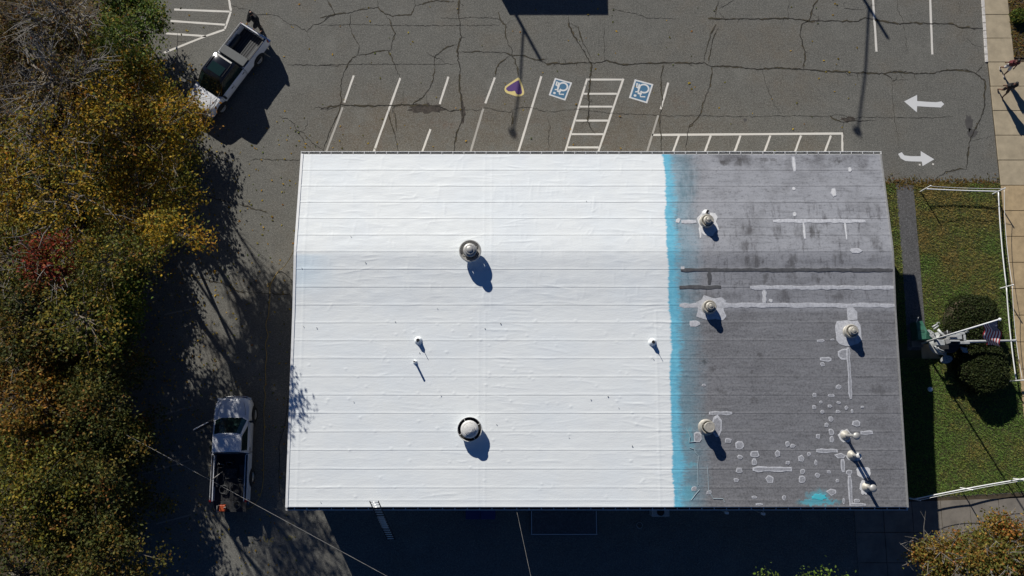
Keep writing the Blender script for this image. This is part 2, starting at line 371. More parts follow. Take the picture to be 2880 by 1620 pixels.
# accessible symbols
Z8 = zm(1400, 200, 5.152)
q1 = [Z8(828, 98), Z8(1078, 168), Z8(978, 428), Z8(738, 348)]; q2 = [Z8(1985, 118), Z8(2255, 190), Z8(2165, 468), Z8(1900, 388)]
def symbol(q):
    # u along the top edge, v down; unit square -> quad
    def uv(u, v):
        a = q[0].lerp(q[1], u); b = q[3].lerp(q[2], u); return a.lerp(b, v)
    root = MB().sheet(q, .006).build('accessible_symbol', M['paint_fresh'], lot)
    MB().sheet([uv(.09, .075), uv(.91, .075), uv(.91, .925), uv(.09, .925)], .010).build('blue_field', M['paint_blue'], root)
    mb = MB(); z = .014
    c = uv(.60, .34); ex = (uv(1, .34) - uv(.6, .34)) / .4; ey = (uv(.6, 1) - uv(.6, .34)) / .66
    arc = [c + ex * (.25 * math.cos(a)) + ey * (.205 * math.sin(a)) for a in np.linspace(R(-170), R(120), 22)]
    stroke(mb, arc, .095, z)
    k = ex.length
    stroke(mb, [uv(.19, .16), uv(.20, .36), uv(.36, .40)], .09, z)
    stroke(mb, [uv(.30, .17), uv(.30, .38)], .07, z + .001)
    stroke(mb, [uv(.36, .22), uv(.36, .50), uv(.40, .66), uv(.58, .62)], .10, z + .002)
    stroke(mb, [uv(.46, .58), uv(.56, .78), uv(.80, .72)], .075, z + .003)
    stroke(mb, [uv(.40, .56), uv(.22, .62)], .07, z + .0045)
    h = uv(.27, .80); mb.sheet([h + ex * (.075 * math.cos(a)) + ey * (.06 * math.sin(a)) for a in np.linspace(0, 2 * math.pi, 14)[:-1]], z)
    mb.build('wheelchair_figure', M['paint_fresh'], root)
symbol(q1); symbol(q2)
# yellow utility marks
mb = MB()
for pts in [[(1990, 1150), (2000, 1185), (2015, 1195), (2022, 1165)], [(2065, 1160), (2045, 1165), (2040, 1185), (2062, 1192)], [(2140, 1155), (2165, 1180), (2195, 1175), (2205, 1155), (2185, 1145), (2175, 1165), (2200, 1170)]]:
    stroke(mb, [Z6(*p) for p in pts], .05, .006)
mb.build('utility_mark', M['paint_yellow'], lot)
# cracks -----------------------------------------------------------
Z3 = zm(900, 0, 2.576)
CR = [(Z3, 1.0, [[(50, 0), (110, 105), (70, 120), (0, 170)], [(0, 130), (110, 105), (220, 90), (310, 65), (420, 55), (470, 100), (525, 115), (660, 105), (690, 40), (685, 0)], [(415, 0), (420, 55)], [(690, 45), (760, 20), (850, 5), (980, 15)],
      [(470, 100), (505, 140), (515, 185), (545, 240), (525, 290), (515, 360), (495, 370), (410, 370), (340, 395), (275, 400), (285, 330), (230, 240), (218, 180), (225, 95)],
      [(275, 400), (235, 420), (200, 470), (165, 540), (150, 620), (155, 740), (135, 820), (70, 950), (20, 1100)], [(495, 370), (520, 420), (545, 480), (560, 530), (590, 575)],
      [(995, 320), (920, 340), (870, 375), (830, 415), (830, 500), (820, 570), (805, 620), (770, 670), (740, 710), (680, 745), (665, 770)], [(1000, 375), (1100, 375), (1220, 375), (1330, 380), (1380, 400), (1480, 405), (1530, 425), (1590, 435), (1650, 425)],
      [(1380, 400), (1310, 450), (1280, 490), (1270, 550)], [(1290, 90), (1300, 140), (1345, 180), (1340, 240), (1365, 330), (1395, 360), (1385, 400), (1415, 430), (1430, 500), (1440, 560)],
      [(1820, 170), (1870, 200), (1900, 300), (1935, 360), (1970, 440)], [(490, 790), (510, 880), (540, 960), (560, 1050), (565, 1110)], [(530, 780), (550, 860), (555, 950)], [(1395, 800), (1390, 900), (1400, 950)],
      [(2490, 460), (2470, 560), (2470, 650), (2480, 720), (2470, 800), (2460, 900), (2475, 1000), (2470, 1110)]]),
      (Z3, 1.7, [[(1010, 0), (1000, 100), (1015, 180), (1018, 280), (995, 350), (1000, 420), (1015, 500), (1010, 600), (1020, 700), (1035, 800), (1030, 870), (990, 960), (970, 1110)],
      [(0, 790), (80, 770), (160, 760), (330, 768), (500, 765), (640, 760), (760, 765), (860, 770), (940, 805), (1035, 795)],
      [(1800, 120), (1800, 170), (1840, 260), (1900, 350), (1950, 440), (1970, 470), (1960, 560), (1945, 680), (1950, 800), (1940, 880), (1960, 930), (1995, 970)],
      [(1590, 435), (1640, 460), (1780, 462), (1900, 455), (1990, 458), (2080, 440), (2200, 470), (2330, 460), (2576, 455)]]),
      (Z3, .6, [[(770, 380), (830, 415), (880, 430), (905, 460)], [(1345, 180), (1390, 150)], [(0, 470), (250, 465), (600, 465), (1000, 462)], [(870, 130), (1000, 135), (1090, 125), (1290, 135), (1330, 170)], [(2110, 60), (2200, 85), (2290, 100), (2370, 130), (2576, 135)],
      [(1650, 840), (1665, 920), (1655, 1000), (1660, 1110)], [(610, 660), (605, 700), (610, 750)], [(770, 670), (775, 750)], [(2060, 200), (2055, 380), (2065, 440)], [(1035, 795), (1150, 800), (1200, 780), (1290, 800), (1380, 815), (1400, 800), (1440, 780), (1540, 780), (1620, 805), (1700, 810), (1850, 790), (1990, 805), (2100, 820), (2300, 830), (2576, 840)],
      [(0, 180), (300, 178), (700, 185), (1300, 182)]]),
      (Z4, 1.0, [[(320, 0), (300, 60), (295, 130)], [(430, 0), (370, 40), (320, 65)], [(320, 90), (350, 125), (385, 145)], [(300, 185), (265, 250), (235, 330), (215, 400), (210, 460)], [(320, 200), (280, 280), (260, 360), (245, 470)],
      [(270, 500), (265, 570), (250, 650), (200, 770), (180, 850), (100, 940), (85, 1000), (75, 1130)], [(1140, 860), (1200, 895), (1240, 905), (1300, 895), (1380, 895), (1480, 890)], [(2150, 1250), (2080, 1250), (2000, 1270), (1940, 1310), (1900, 1350)], [(2280, 470), (2220, 540)]]),
      (Z4, 1.6, [[(240, 140), (385, 140), (600, 140), (850, 135), (985, 155), (1200, 155), (1350, 160), (1400, 130), (1500, 150), (1640, 175), (1760, 170), (1880, 175), (2040, 175), (2090, 200), (2160, 205), (2280, 215)],
      [(1050, 0), (1010, 60), (990, 150), (930, 180), (920, 260), (945, 330), (960, 400), (945, 510)],
      [(0, 462), (100, 468), (210, 465), (260, 490), (380, 490), (500, 500), (600, 515), (750, 500), (950, 512), (1100, 525), (1300, 535), (1420, 537), (1540, 545), (1590, 575), (1605, 600)],
      [(1540, 545), (1600, 530), (1750, 540), (1900, 545), (2000, 520), (2100, 515), (2200, 535), (2250, 570), (2290, 600), (2285, 700), (2285, 780), (2260, 870), (2210, 960), (2170, 1060), (2160, 1150), (2150, 1250)]]),
      (Z4, .6, [[(835, 0), (830, 150)], [(1605, 600), (1600, 700), (1610, 800), (1620, 900), (1640, 1000), (1655, 1090)], [(1600, 590), (1720, 592)], [(640, 510), (660, 600), (690, 680), (730, 770), (780, 840)], [(0, 855), (200, 855), (400, 862), (600, 862), (780, 855), (1000, 860), (1140, 860), (1180, 845), (1240, 850), (1300, 875), (1400, 865), (1550, 868), (1700, 870), (1880, 870), (2050, 860)],
      [(1240, 905), (1240, 980), (1245, 1120)], [(1250, 15), (1245, 60), (1380, 70)], [(1640, 0), (1640, 60), (1680, 160), (1700, 280), (1720, 400)], [(2090, 20), (2110, 100)], [(2150, 280), (2200, 330), (2260, 350)], [(2190, 1040), (2330, 1010)], [(1380, 70), (1480, 30)]]),
      (ZL, .8, [[(510, 40), (610, 75), (640, 75)], [(720, 120), (860, 125), (920, 140), (1000, 205), (1060, 215), (1150, 265), (1200, 220), (1290, 190), (1340, 130), (1390, 125), (1449, 120)], [(1150, 265), (1190, 335)], [(920, 985), (990, 1010), (1050, 1050), (1065, 1100), (1130, 1130), (1200, 1210), (1260, 1250), (1310, 1290)],
      [(1065, 1100), (1120, 1180), (1190, 1260)], [(1160, 1020), (1160, 1060), (1120, 1115)], [(640, 1375), (720, 1350), (900, 1355), (1115, 1360)], [(1280, 930), (1380, 915), (1449, 890)], [(990, 548), (1449, 560)], [(1330, 0), (1370, 70), (1395, 130)]]),
      (Z5, .9, [[(1500, 20), (1850, 105), (2030, 160)], [(1400, 630), (1680, 690), (1800, 750), (2050, 770), (2215, 775)]])]
mb = MB()
for zf, wd, lst in CR:
    for pl in lst:
        P = [zf(*p) for p in pl]; pts = []
        for a, b in zip(P[:-1], P[1:]):
            n = max(2, int((b - a).length / .12)); nn = Vector((-(b - a).y, (b - a).x, 0)).normalized()
            for i in range(n): pts.append(a.lerp(b, i / n) + nn * random.gauss(0, .022))
        pts.append(P[-1]); n = len(pts)
        stroke(mb, pts, [max(.010, .029 * wd * random.uniform(.5, 1.5) * (min(1, (min(i, n - 1 - i) + 2) / 6))) for i in range(n)], .0095)
        if wd > 1.2:
            for _ in range(n // 14):
                i = random.randrange(n); p = pts[i]; a = random.uniform(0, 6.28); L = random.uniform(.15, .5)
                stroke(mb, [p, p + Vector((math.cos(a), math.sin(a), 0)) * L * .5, p + Vector((math.cos(a + .4), math.sin(a + .4), 0)) * L], [.03, .02, .01], .0105)
mbw = MB()
for zf, wd, lst in CR:
    if wd < .9: continue
    for pl in lst:
        P = [zf(*p) for p in pl]; pts = []
        for a, b in zip(P[:-1], P[1:]):
            n = max(2, int((b - a).length / .16))
            for i in range(n): pts.append(a.lerp(b, i / n) + Vector((random.gauss(0, .03), random.gauss(0, .03), 0)))
        k0 = random.randrange(3); run = 3 + random.randrange(10)
        while k0 < len(pts) - 3:
            seg = pts[k0:k0 + run]
            if len(seg) > 2: stroke(mbw, seg, [max(.02, .055 * wd * random.uniform(.3, 1.4)) for _ in seg], .0085)
            k0 += run + random.randrange(2, 9); run = 3 + random.randrange(12)
M['weed'] = mat('crack_weeds', (.040, .038, .018), .95, col2=(.078, .058, .034), vscale=7)
cw = mbw.build('crack_weeds', M['weed'], lot); cw['kind'] = 'stuff'
ck = mb.build('asphalt_cracks', M['crack'], lot); ck['kind'] = 'stuff'
def blob(c, rx, ry, n=22, jag=.25, seed=0, rot=0):
    r = random.Random(seed); out = []
    for i in range(n):
        a = 2 * math.pi * i / n; k = 1 + r.uniform(-jag, jag); x, y = rx * k * math.cos(a), ry * k * math.sin(a)
        out.append((c[0] + x * math.cos(rot) - y * math.sin(rot), c[1] + x * math.sin(rot) + y * math.cos(rot)))
    return out
p = Z3(770, 785); MB().sheet(blob(p, .95, .28, 30, .3, 3), .004).build('pothole', M['pot'], lot)
p = Z3(1035, 810); MB().sheet(blob(p, .16, .55, 22, .4, 4), .004).build('pothole', M['pot'], lot)
p = Z4(1275, 885); MB().sheet(blob(p, .35, .16, 20, .4, 5), .004).build('pothole', M['pot'], lot)
for q in [(Z4(2170, 910), .22, .5), (Z4(2195, 985), .3, .28), (Z4(515, 888), .1, .12)]:
    MB().sheet(blob(q[0], q[1], q[2], 18, .25, 8), .0045).build('oil_stain', M['stainwet'], lot)

# ---------------------------------------------------------------- building
XL, XR, YN, YS, YR, YK = -10.71, 18.80, 13.25, -4.22, 8.06, 5.2
ZE, ZR, ZK, ZS = 3.5, 4.0, 3.78, 3.5
def roof_z(y):
    f = np.interp
    y = np.asarray(y, float)
    p = lambda t: f(t, [YS, YK, YR, YN], [ZS, ZK, ZR, ZE])
    return (p(y - .34) + p(y - .17) * 2 + p(y) * 2 + p(y + .17) * 2 + p(y + .34)) / 8
bld = thing('building', 'long low hall, its roof two thirds coated white and the rest bare grey', 'building', (0, 0, 0))
# roof membrane material: coating that stops at a blue base-coat strip
m = mat('roof_membrane', (.8, .8, .8), .62, spec=.3); M['roof'] = m; 
# deck
n = 13; ys = np.concatenate([np.linspace(YN, YR, 7), np.linspace(YR, YK, 5)[1:], np.linspace(YK, YS, 5)[1:]])
prof = [(y, float(roof_z(y)) - .035) for y in ys] + [(y, float(roof_z(y)) - .22) for y in ys[::-1]]
roof = MB().loft([[(XL + .03, y, z) for y, z in prof], [(XR - .03, y, z) for y, z in prof]]).build('roof', M['trim'], bld, fix=True)
# membrane sheets, each with its lap bead, undulation and creases
creases = []
rr = random.Random(11)
def crease_rand(nc, xa, xb, ya, yb, kind):
    for _ in range(nc):
        x, y = rr.uniform(xa, xb), rr.uniform(ya, yb)
        if kind == 'v': a = math.pi / 2 + rr.gauss(0, .12); L = rr.uniform(.25, .8)
        elif kind == 'h': a = rr.gauss(0, .08); L = rr.uniform(.5, 2.0)
        else: a = rr.choice([1, -1]) * rr.uniform(.5, 1.1); L = rr.uniform(.2, .55)
        creases.append((x, y, math.cos(a) * L, math.sin(a) * L, rr.uniform(.0025, .0075) * (.55 if x > 7.6 else 1), rr.uniform(.018, .034), rr.uniform(-.06, .06)))
crease_rand(115, -10.4, 7.4, 8.2, 13.1, 'v'); crease_rand(70, -10.4, 7.4, 8.2, 13.1, 'h'); crease_rand(60, -10.4, 7.4, 8.2, 13.1, 'd')
crease_rand(46, -10.4, 7.4, 5.4, 7.9, 'v'); crease_rand(40, -10.4, 7.4, 5.2, 7.9, 'h'); crease_rand(45, -10.4, 7.4, -4, 5.2, 'h'); crease_rand(14, -10.4, 7.4, -4, 5.2, 'd')
crease_rand(60, 5.2, 7.5, -4, 5.2, 'h'); crease_rand(30, -1.3, -.4, -1, 5.2, 'h')
crease_rand(80, 7.8, 18.6, -4, 13, 'h'); crease_rand(50, 7.8, 18.6, 5, 13, 'v'); crease_rand(40, 7.8, 18.6, -4, 5, 'd'); crease_rand(60, 7.8, 11.5, -4, 5, 'h')
CRA = np.array(creases)
bumps = [(rr.uniform(-10.2, 7.3), rr.uniform(-4, 5), rr.uniform(.006, .015), rr.uniform(.028, .045)) for _ in range(150)] + [(rr.uniform(8, 18.5), rr.uniform(-4, 5), rr.uniform(.008, .015), rr.uniform(.03, .05)) for _ in range(40)]
BPA = np.array(bumps)
rows_n = np.linspace(YN - .02, YR, 7); rows_s = np.linspace(YR, YS + .02, 15)
rows = list(rows_n) + list(rows_s[1:])
NX = 560
xs = np.linspace(XL + .02, XR - .02, NX)
def relief(XX, YY, y_hi, y_lo):
    zz = roof_z(YY)
    wob = .028 * vnoise(XX, YY * 0, 1.3, 21 + int(y_lo * 7) % 50)
    zz = zz + .0038 * (1 + .6 * vnoise(XX, YY * 0 + y_lo, 2.2, 31)) * np.exp(-((YY - (y_lo + .05) + wob) / .032) ** 2) + .005 * np.clip(1 - (YY - y_lo) / .10, 0, 1)
    lot_up = np.where(YY > YK, 1.0, .45)
    zz = zz + .0035 * vnoise(XX, YY, .55, 1) * lot_up + .0035 * vnoise(XX * .4, YY, .24, 2) * lot_up + .006 * vnoise(XX, YY, 1.7, 3)
    for x, y, dx, dy, amp, sg, bow in CRA[(CRA[:, 1] > y_lo - 1) & (CRA[:, 1] < y_hi + 1)]:
        i0, i1 = np.searchsorted(xs, [min(x, x + dx) - .15, max(x, x + dx) + .15])
        if i1 <= i0: continue
        A, B = XX[:, i0:i1] - x, YY[:, i0:i1] - y; L2 = dx * dx + dy * dy
        t = np.clip((A * dx + B * dy) / L2, 0, 1); bw = bow * np.sin(t * math.pi)
        L = math.sqrt(L2); px, py = A - t * dx + bw * dy / L, B - t * dy - bw * dx / L
        zz[:, i0:i1] += amp * np.exp(-(px * px + py * py) / (2 * sg * sg)) * (np.sin(t * math.pi) * .6 + .4)
    for x, y, amp, sg in BPA[(BPA[:, 1] > y_lo - .2) & (BPA[:, 1] < y_hi + .2)]:
        i0, i1 = np.searchsorted(xs, [x - .2, x + .2])
        zz[:, i0:i1] += amp * np.exp(-((XX[:, i0:i1] - x) ** 2 + (YY[:, i0:i1] - y) ** 2) / (2 * sg * sg))
    # cover strip over the end laps, edge band
    for xc, hw, ya, yb in [(-1.45, .16, YS, YK), (-10.25, .02, YS, YN), (7.05, .02, YS, YK), (-1.2, .18, YK, YN)]:
        k = np.exp(-((np.abs(XX - xc) - hw) / .035) ** 2) * .006 * ((YY >= ya) & (YY <= yb)); zz = zz + k
    for yc in (YS + .33,): zz = zz + .008 * np.exp(-((YY - yc) / .03) ** 2)
    return zz
for i in range(len(rows) - 1):
    y_hi, y_lo = rows[i], rows[i + 1]
    ny = 24
    yy = np.linspace(y_hi, y_lo + .001, ny)
    XX, YY = np.meshgrid(xs, yy); ZZ = relief(XX, YY, y_hi, y_lo)
    ZZ[0] -= .004
    V = np.stack([XX, YY, ZZ], -1).reshape(-1, 3); idx = np.arange(ny * NX).reshape(ny, NX)
    F = np.stack([idx[1:, :-1], idx[1:, 1:], idx[:-1, 1:], idx[:-1, :-1]], -1).reshape(-1, 4)
    me = bpy.data.meshes.new('membrane_sheet'); me.vertices.add(len(V)); me.vertices.foreach_set('co', V.reshape(-1).astype(np.float32))
    me.loops.add(F.size); me.loops.foreach_set('vertex_index', F.reshape(-1).astype(np.int32)); me.polygons.add(len(F)); me.polygons.foreach_set('loop_start', np.arange(0, F.size, 4, dtype=np.int32))
    me.update(calc_edges=True); me.polygons.foreach_set('use_smooth', [True] * len(F)); me.materials.append(M['roof'])
    link('membrane_sheet', me, roof)
# metal edges on the rakes
for xa, xb, nm, tm in ((XL - .05, XL + .07, 'rake_trim', 'white'), (XR - .045, XR + .03, 'rake_trim', 'galv')):
    ys2 = np.linspace(YN, YS, 40)
    MB().loft([[(xa, y, float(roof_z(y)) - .16), (xb, y, float(roof_z(y)) - .16), (xb, y, float(roof_z(y)) + .028), (xa, y, float(roof_z(y)) + .034)] for y in ys2]).build(nm, M[tm], bld, fix=True)
# gutters with hangers
def gutter(y, z, s, nh):
    pr = [(0, .0), (.012 * s, -.115), (.10 * s, -.115), (.125 * s, -.01), (.138 * s, .0), (.138 * s, .015), (.118 * s, .015), (.105 * s, -.10), (.02 * s, -.10), (.012 * s, .0)]
    gt = MB().loft([[(XL - .05, y + a, z + c_) for a, c_ in pr], [(XR + .04, y + a, z + c_) for a, c_ in pr]]).build('gutter', M['white'], bld, fix=True)
    MB().box(((XL + XR) / 2, y + .062 * s, z - .085), (XR - XL, .078, .012)).build('trough_floor', M['dark'], gt)  # dark strip along the trough floor
    hm = MB().box((0, .067 * s, .012), (.028, .125, .008)).mesh('gutter_hanger', M['white'])
    for k in range(nh):
        o = link('gutter_hanger', hm, gt); o.location = (XL + .35 + k * (XR - XL - .7) / (nh - 1), y, z)
    for x in (XL - .045, XR + .035): MB().box((x, y + .07 * s, z - .05), (.02, .15, .14)).build('end_cap', M['white'], gt)
gutter(YN + .012, ZE - .02, 1, 52); gutter(YS - .012, ZS - .13, -1, 50)
# walls, soffit, openings
WX0, WX1, WY0, WY1 = XL + .4, XR - .4, YS + .45, YN - .45
wall = MB()
for a, b_, c_, d_ in [(WX0, WX1, WY0, WY0 + .2), (WX0, WX1, WY1 - .2, WY1), (WX0, WX0 + .2, WY0 + .2, WY1 - .2), (WX1 - .2, WX1, WY0 + .2, WY1 - .2)]:
    wall.prism([(a, c_), (b_, c_), (b_, d_), (a, d_)], 0, 3.27)
wall = wall.build('wall', M['siding'], bld)
yg = np.linspace(WY0 + .2, WY1 - .2, 24)
for x in (WX0, WX1 - .2):
    MB().loft([[(x + dx, y, z) for dx, z in ((0, 3.27), (.2, 3.27), (.2, float(roof_z(y)) - .23), (0, float(roof_z(y)) - .23))] for y in yg]).build('gable', M['siding'], bld, fix=True)
def window(cx, cy, nx, ny, w_, h_, z, door=False):
    t = Vector((-ny, nx, 0)); nn = Vector((nx, ny, 0)); rot = Matrix((t, nn, Vector((0, 0, 1)))).transposed()
    c0 = Vector((cx, cy, z))
    if door:
        d_ = MB().box(c0 + nn * .03, (w_, .06, h_), rot).build('door', M['gungreen'], bld); MB().box(c0 + nn * .09 + t * w_ * .38, (.03, .06, .12), rot).build('handle', M['chrome'], d_); return
    f = MB()
    for dx, dz, sx, sz in ((0, h_ / 2, w_ + .1, .07), (0, -h_ / 2, w_ + .1, .07), (w_ / 2, 0, .07, h_ - .07), (-w_ / 2, 0, .07, h_ - .07)):
        f.box(c0 + nn * .03 + t * dx + Vector((0, 0, dz)), (sx, .07, sz), rot)
    f = f.build('window', M['trim'], bld); MB().box(c0 + nn * .012, (w_ - .07, .02, h_ - .07), rot).build('pane', M['glass'], f)
for k in range(7): window(-8.5 + k * 3.9, WY1, 0, 1, 1.3, 1.1, 1.75)
window(5.3, WY1, 0, 1, .95, 2.05, 1.03, True)
for k in range(6): window(-7.5 + k * 4.4, WY0, 0, -1, 1.1, 1.0, 1.8)
window(3.4, WY0, 0, -1, .95, 2.05, 1.03, True)
for yy in (-1.5, 2.0, 9.5): window(WX1, yy, 1, 0, 1.2, 1.1, 1.75)
window(WX1, 5.2, 1, 0, .95, 2.05, 1.03, True)
for yy in (-1.0, 3.0, 7.0, 10.5): window(WX0, yy, -1, 0, 1.2, 1.1, 1.75)

# ---------------------------------------------------------------- patches, tape and stains on the old membrane
M['patch'] = mat('patch_sealant', (.36, .365, .385), .7, col2=(.58, .585, .61), vscale=8, bump=.3, bscale=30)
M['patch2'] = mat('patch_fabric', (.20, .203, .215), .75, col2=(.36, .365, .39), vscale=11, bump=.3, bscale=40)
M['patchwhite'] = mat('patch_white', (.58, .58, .58), .7, var=.16, vscale=7, bump=.3, bscale=30)
M['tape'] = mat('dark_lap_tape', (.055, .056, .060), .8, col2=(.10, .10, .105), vscale=6)
M['stain'] = mat('roof_stain', (.075, .07, .068), .9, col2=(.17, .165, .165), vscale=5)
M['stain2'] = mat('roof_stain_faint', (.12, .118, .12), .9, col2=(.235, .235, .25), vscale=4)
M['cyan'] = mat('cyan_coating', (.04, .50, .58), .6, col2=(.10, .42, .50), vscale=6)
M['cyan2'] = mat('cyan_overspray', (.15, .28, .33), .7, col2=(.16, .20, .22), vscale=5)
RA = (1840, 420, 2.8986); RB = (1840, 900, 2.5875)
def onroof(px, py):
    z = 3.7
    for _ in range(3): z = float(roof_z(at(px, py, z).y))
    return at(px, py, z)
m = M['roof']; g = NT(m); b = m.node_tree.nodes['Principled BSDF']
pos = g.node('ShaderNodeNewGeometry').outputs['Position']; sp = g.node('ShaderNodeSeparateXYZ'); g.put(sp.inputs[0], pos); X, Y = sp.outputs[0], sp.outputs[1]
e = g.math('ADD', X, g.math('ADD', g.math('MULTIPLY', g.math('SUBTRACT', g.noise(pos, .55, 2), .5), .42), g.math('MULTIPLY', g.math('SUBTRACT', g.noise(pos, 4, 5, .7, (.6, 2.2, 1)), .5), .34)))
wmask = g.rng(e, 7.64, 7.76, 1, 0)
e2 = g.math('ADD', X, g.math('ADD', g.math('MULTIPLY', g.math('SUBTRACT', g.noise(pos, .8, 3, .6, (1, .7, 1)), .5), 1.0), g.math('MULTIPLY', g.math('SUBTRACT', g.noise(pos, 6, 5, .75, (.5, 4, 1)), .5), 1.3)))
bmask = g.rng(e2, 7.93, 8.38, 1, 0)
bthin = g.rng(e2, 8.2, 9.6, .30, 0)
st1 = g.noise(pos, 2.0, 6, .65, (.35, 3.2, 1)); st2 = g.noise(pos, 1.5, 6, .7, (2.4, .5, 1)); st3 = g.noise(pos, .55, 5, .65); st4 = g.noise(pos, 11, 5, .75)
gup, gmid, glow = (.305, .312, .332), (.250, .254, .270), (.158, .159, .166)
gy = g.mix(g.rng(Y, 7.6, 8.4), gmid, gup)
gy = g.mix(g.rng(Y, 5.0, 5.25), glow, gy)
gy = g.mix(g.rng(Y, -1.0, -4.2, 0, .35), gy, (.15, .145, .14))
gy = g.mix(g.rng(st1, .42, .75, 0, .22), gy, (.32, .32, .34), 'MIX')
gy = g.mix(g.rng(st3, .46, .70, 0, .42), gy, (.085, .083, .085))
gy = g.mix(g.rng(st1, .47, .32, 0, .40), gy, (.075, .075, .08))
gy = g.mix(g.math('MULTIPLY', g.rng(g.noise(pos, 3.2, 6, .75, (.9, 1.6, 1)),   .52, .70), .62), gy, (.09, .088, .092))
band = g.math('MULTIPLY', g.rng(Y, 5.0, 5.6), g.rng(Y, 10.9, 10.2))
gy = g.mix(g.math('MULTIPLY', g.rng(st2, .52, .68), g.math('MULTIPLY', band, .75)), gy, (.085, .083, .088))
topb = g.math('MULTIPLY', g.rng(Y, 12.2, 13.0), g.rng(st3, .40, .62))
gy = g.mix(g.math('MULTIPLY', topb, .6), gy, (.06, .058, .06))
gy = g.mix(g.rng(st4, .35, .75, 0, .35), gy, (.36, .36, .38)); gy = g.mix(g.rng(st4, .48, .26, 0, .5), gy, (.045, .045, .05))
# stains left by ponding water, soft edged
wob = g.node('ShaderNodeTexNoise'); g.put(wob.inputs['Vector'], pos); wob.inputs['Scale'].default_value = 3.6; wob.inputs['Detail'].default_value = 6; wob.inputs['Roughness'].default_value = .7
va = g.node('ShaderNodeVectorMath', operation='MULTIPLY_ADD'); g.put(va.inputs[0], wob.outputs['Color']); va.inputs[1].default_value = (.95, .8, 0); va.inputs[2].default_value = (-.47, -.4, 0)
vb = g.node('ShaderNodeVectorMath', operation='ADD'); g.put(vb.inputs[0], pos); g.put(vb.inputs[1], va.outputs[0]); dpos = vb.outputs[0]
def soft(lst, reg, lo=.45, hi=1.25):
    acc = None
    for x0, y0, x1, y1, k_ in lst:
        a = onroof(reg[0] + x0 / reg[2], reg[1] + y0 / reg[2]); b2 = onroof(reg[0] + x1 / reg[2], reg[1] + y1 / reg[2]); hx, hy = abs(b2.x - a.x) / 2, abs(a.y - b2.y) / 2
        v = g.node('ShaderNodeVectorMath', operation='MULTIPLY_ADD'); g.put(v.inputs[0], dpos); v.inputs[1].default_value = (1 / hx, 1 / hy, 0); v.inputs[2].default_value = (-(a.x + b2.x) / 2 / hx, -(a.y + b2.y) / 2 / hy, 0)
        l = g.node('ShaderNodeVectorMath', operation='LENGTH'); g.put(l.inputs[0], v.outputs[0]); q_ = g.rng(l.outputs['Value'], hi, lo, 0, k_)
        acc = q_ if acc is None else g.math('MAXIMUM', acc, q_)
    return acc
sa = soft([(540, 72, 625, 138, .9), (645, 62, 785, 138, 1), (1465, 70, 1535, 125, .9), (955, 612, 1080, 730, .75), (1120, 620, 1260, 735, .5), (1260, 605, 1360, 745, .8), (1755, 680, 1862, 840, .6), (1080, 848, 1175, 965, .7), (1445, 848, 1555, 955, .75), (695, 615, 820, 705, .6), (690, 735, 825, 835, .6), (740, 845, 880, 970, .8), (1090, 998, 1175, 1105, .6), (1250, 1010, 1375, 1112, .7), (870, 998, 945, 1095, .7), (830, 62, 1000, 102, .7), (180, 100, 380, 460, .65), (1750, 850, 1840, 960, .5), (560, 1150, 720, 1240, .5), (950, 1150, 1140, 1245, .45), (1440, 1150, 1560, 1240, .5), (220, 1140, 560, 1250, .55)], RA)
sb = soft([(332, 284, 386, 322, .9), (395, 328, 456, 378, .85), (445, 488, 525, 545, .8), (700, 570, 760, 625, .9), (596, 214, 630, 242, .7), (300, 950, 345, 995, .6), (1560, 470, 1720, 545, .6), (1610, 620, 1715, 680, .6), (695, 365, 725, 398, .7), (745, 235, 775, 266, .7), (1090, 170, 1170, 230, .4), (230, 1120, 330, 1190, .5)], RB)
cy = soft([(1040, 1300, 1360, 1350, .95), (1110, 1230, 1280, 1320, .6), (205, 1040, 330, 1075, .5), (200, 1190, 300, 1345, .6), (215, 760, 300, 960, .35)], RB)
gy = g.mix(g.math('MULTIPLY', g.math('MAXIMUM', sa, sb), g.math('MULTIPLY', g.rng(st4, .25, .6, .6, 1), g.rng(st2, .36, .58, .12, 1))), gy, (.070, .067, .067))
gy = g.mix(cy, gy, (.10, .36, .43))
wht = g.mix(g.rng(g.noise(pos, .35, 4), .4, .65), (.765, .788, .775), (.735, .770, .776))
wht = g.mix(g.rng(g.noise(pos, 2.2, 5, .6, (.5, 2, 1)), .4, .75, 0, .5), wht, (.70, .725, .73))
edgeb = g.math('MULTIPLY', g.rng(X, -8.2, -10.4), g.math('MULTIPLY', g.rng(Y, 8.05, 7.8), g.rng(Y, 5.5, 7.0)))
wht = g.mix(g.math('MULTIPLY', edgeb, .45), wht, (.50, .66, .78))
blue = g.mix(g.noise(pos, 5, 4, .7), (.05, .31, .48), (.24, .60, .72))
c = g.mix(bthin, gy, blue); c = g.mix(bmask, c, blue); c = g.mix(wmask, c, wht); g.put(b.inputs['Base Color'], c)
h = g.math('ADD', g.math('MULTIPLY', g.noise(pos, 5, 5, .6, (.5, 1.8, 1)), .6), g.math('MULTIPLY', g.noise(pos, 24, 3), .25))
bp = g.node('ShaderNodeBump'); bp.inputs['Strength'].default_value = .35; bp.inputs['Distance'].default_value = .03
g.put(bp.inputs['Height'], h); g.put(b.inputs['Normal'], bp.outputs[0])
lay = [0]
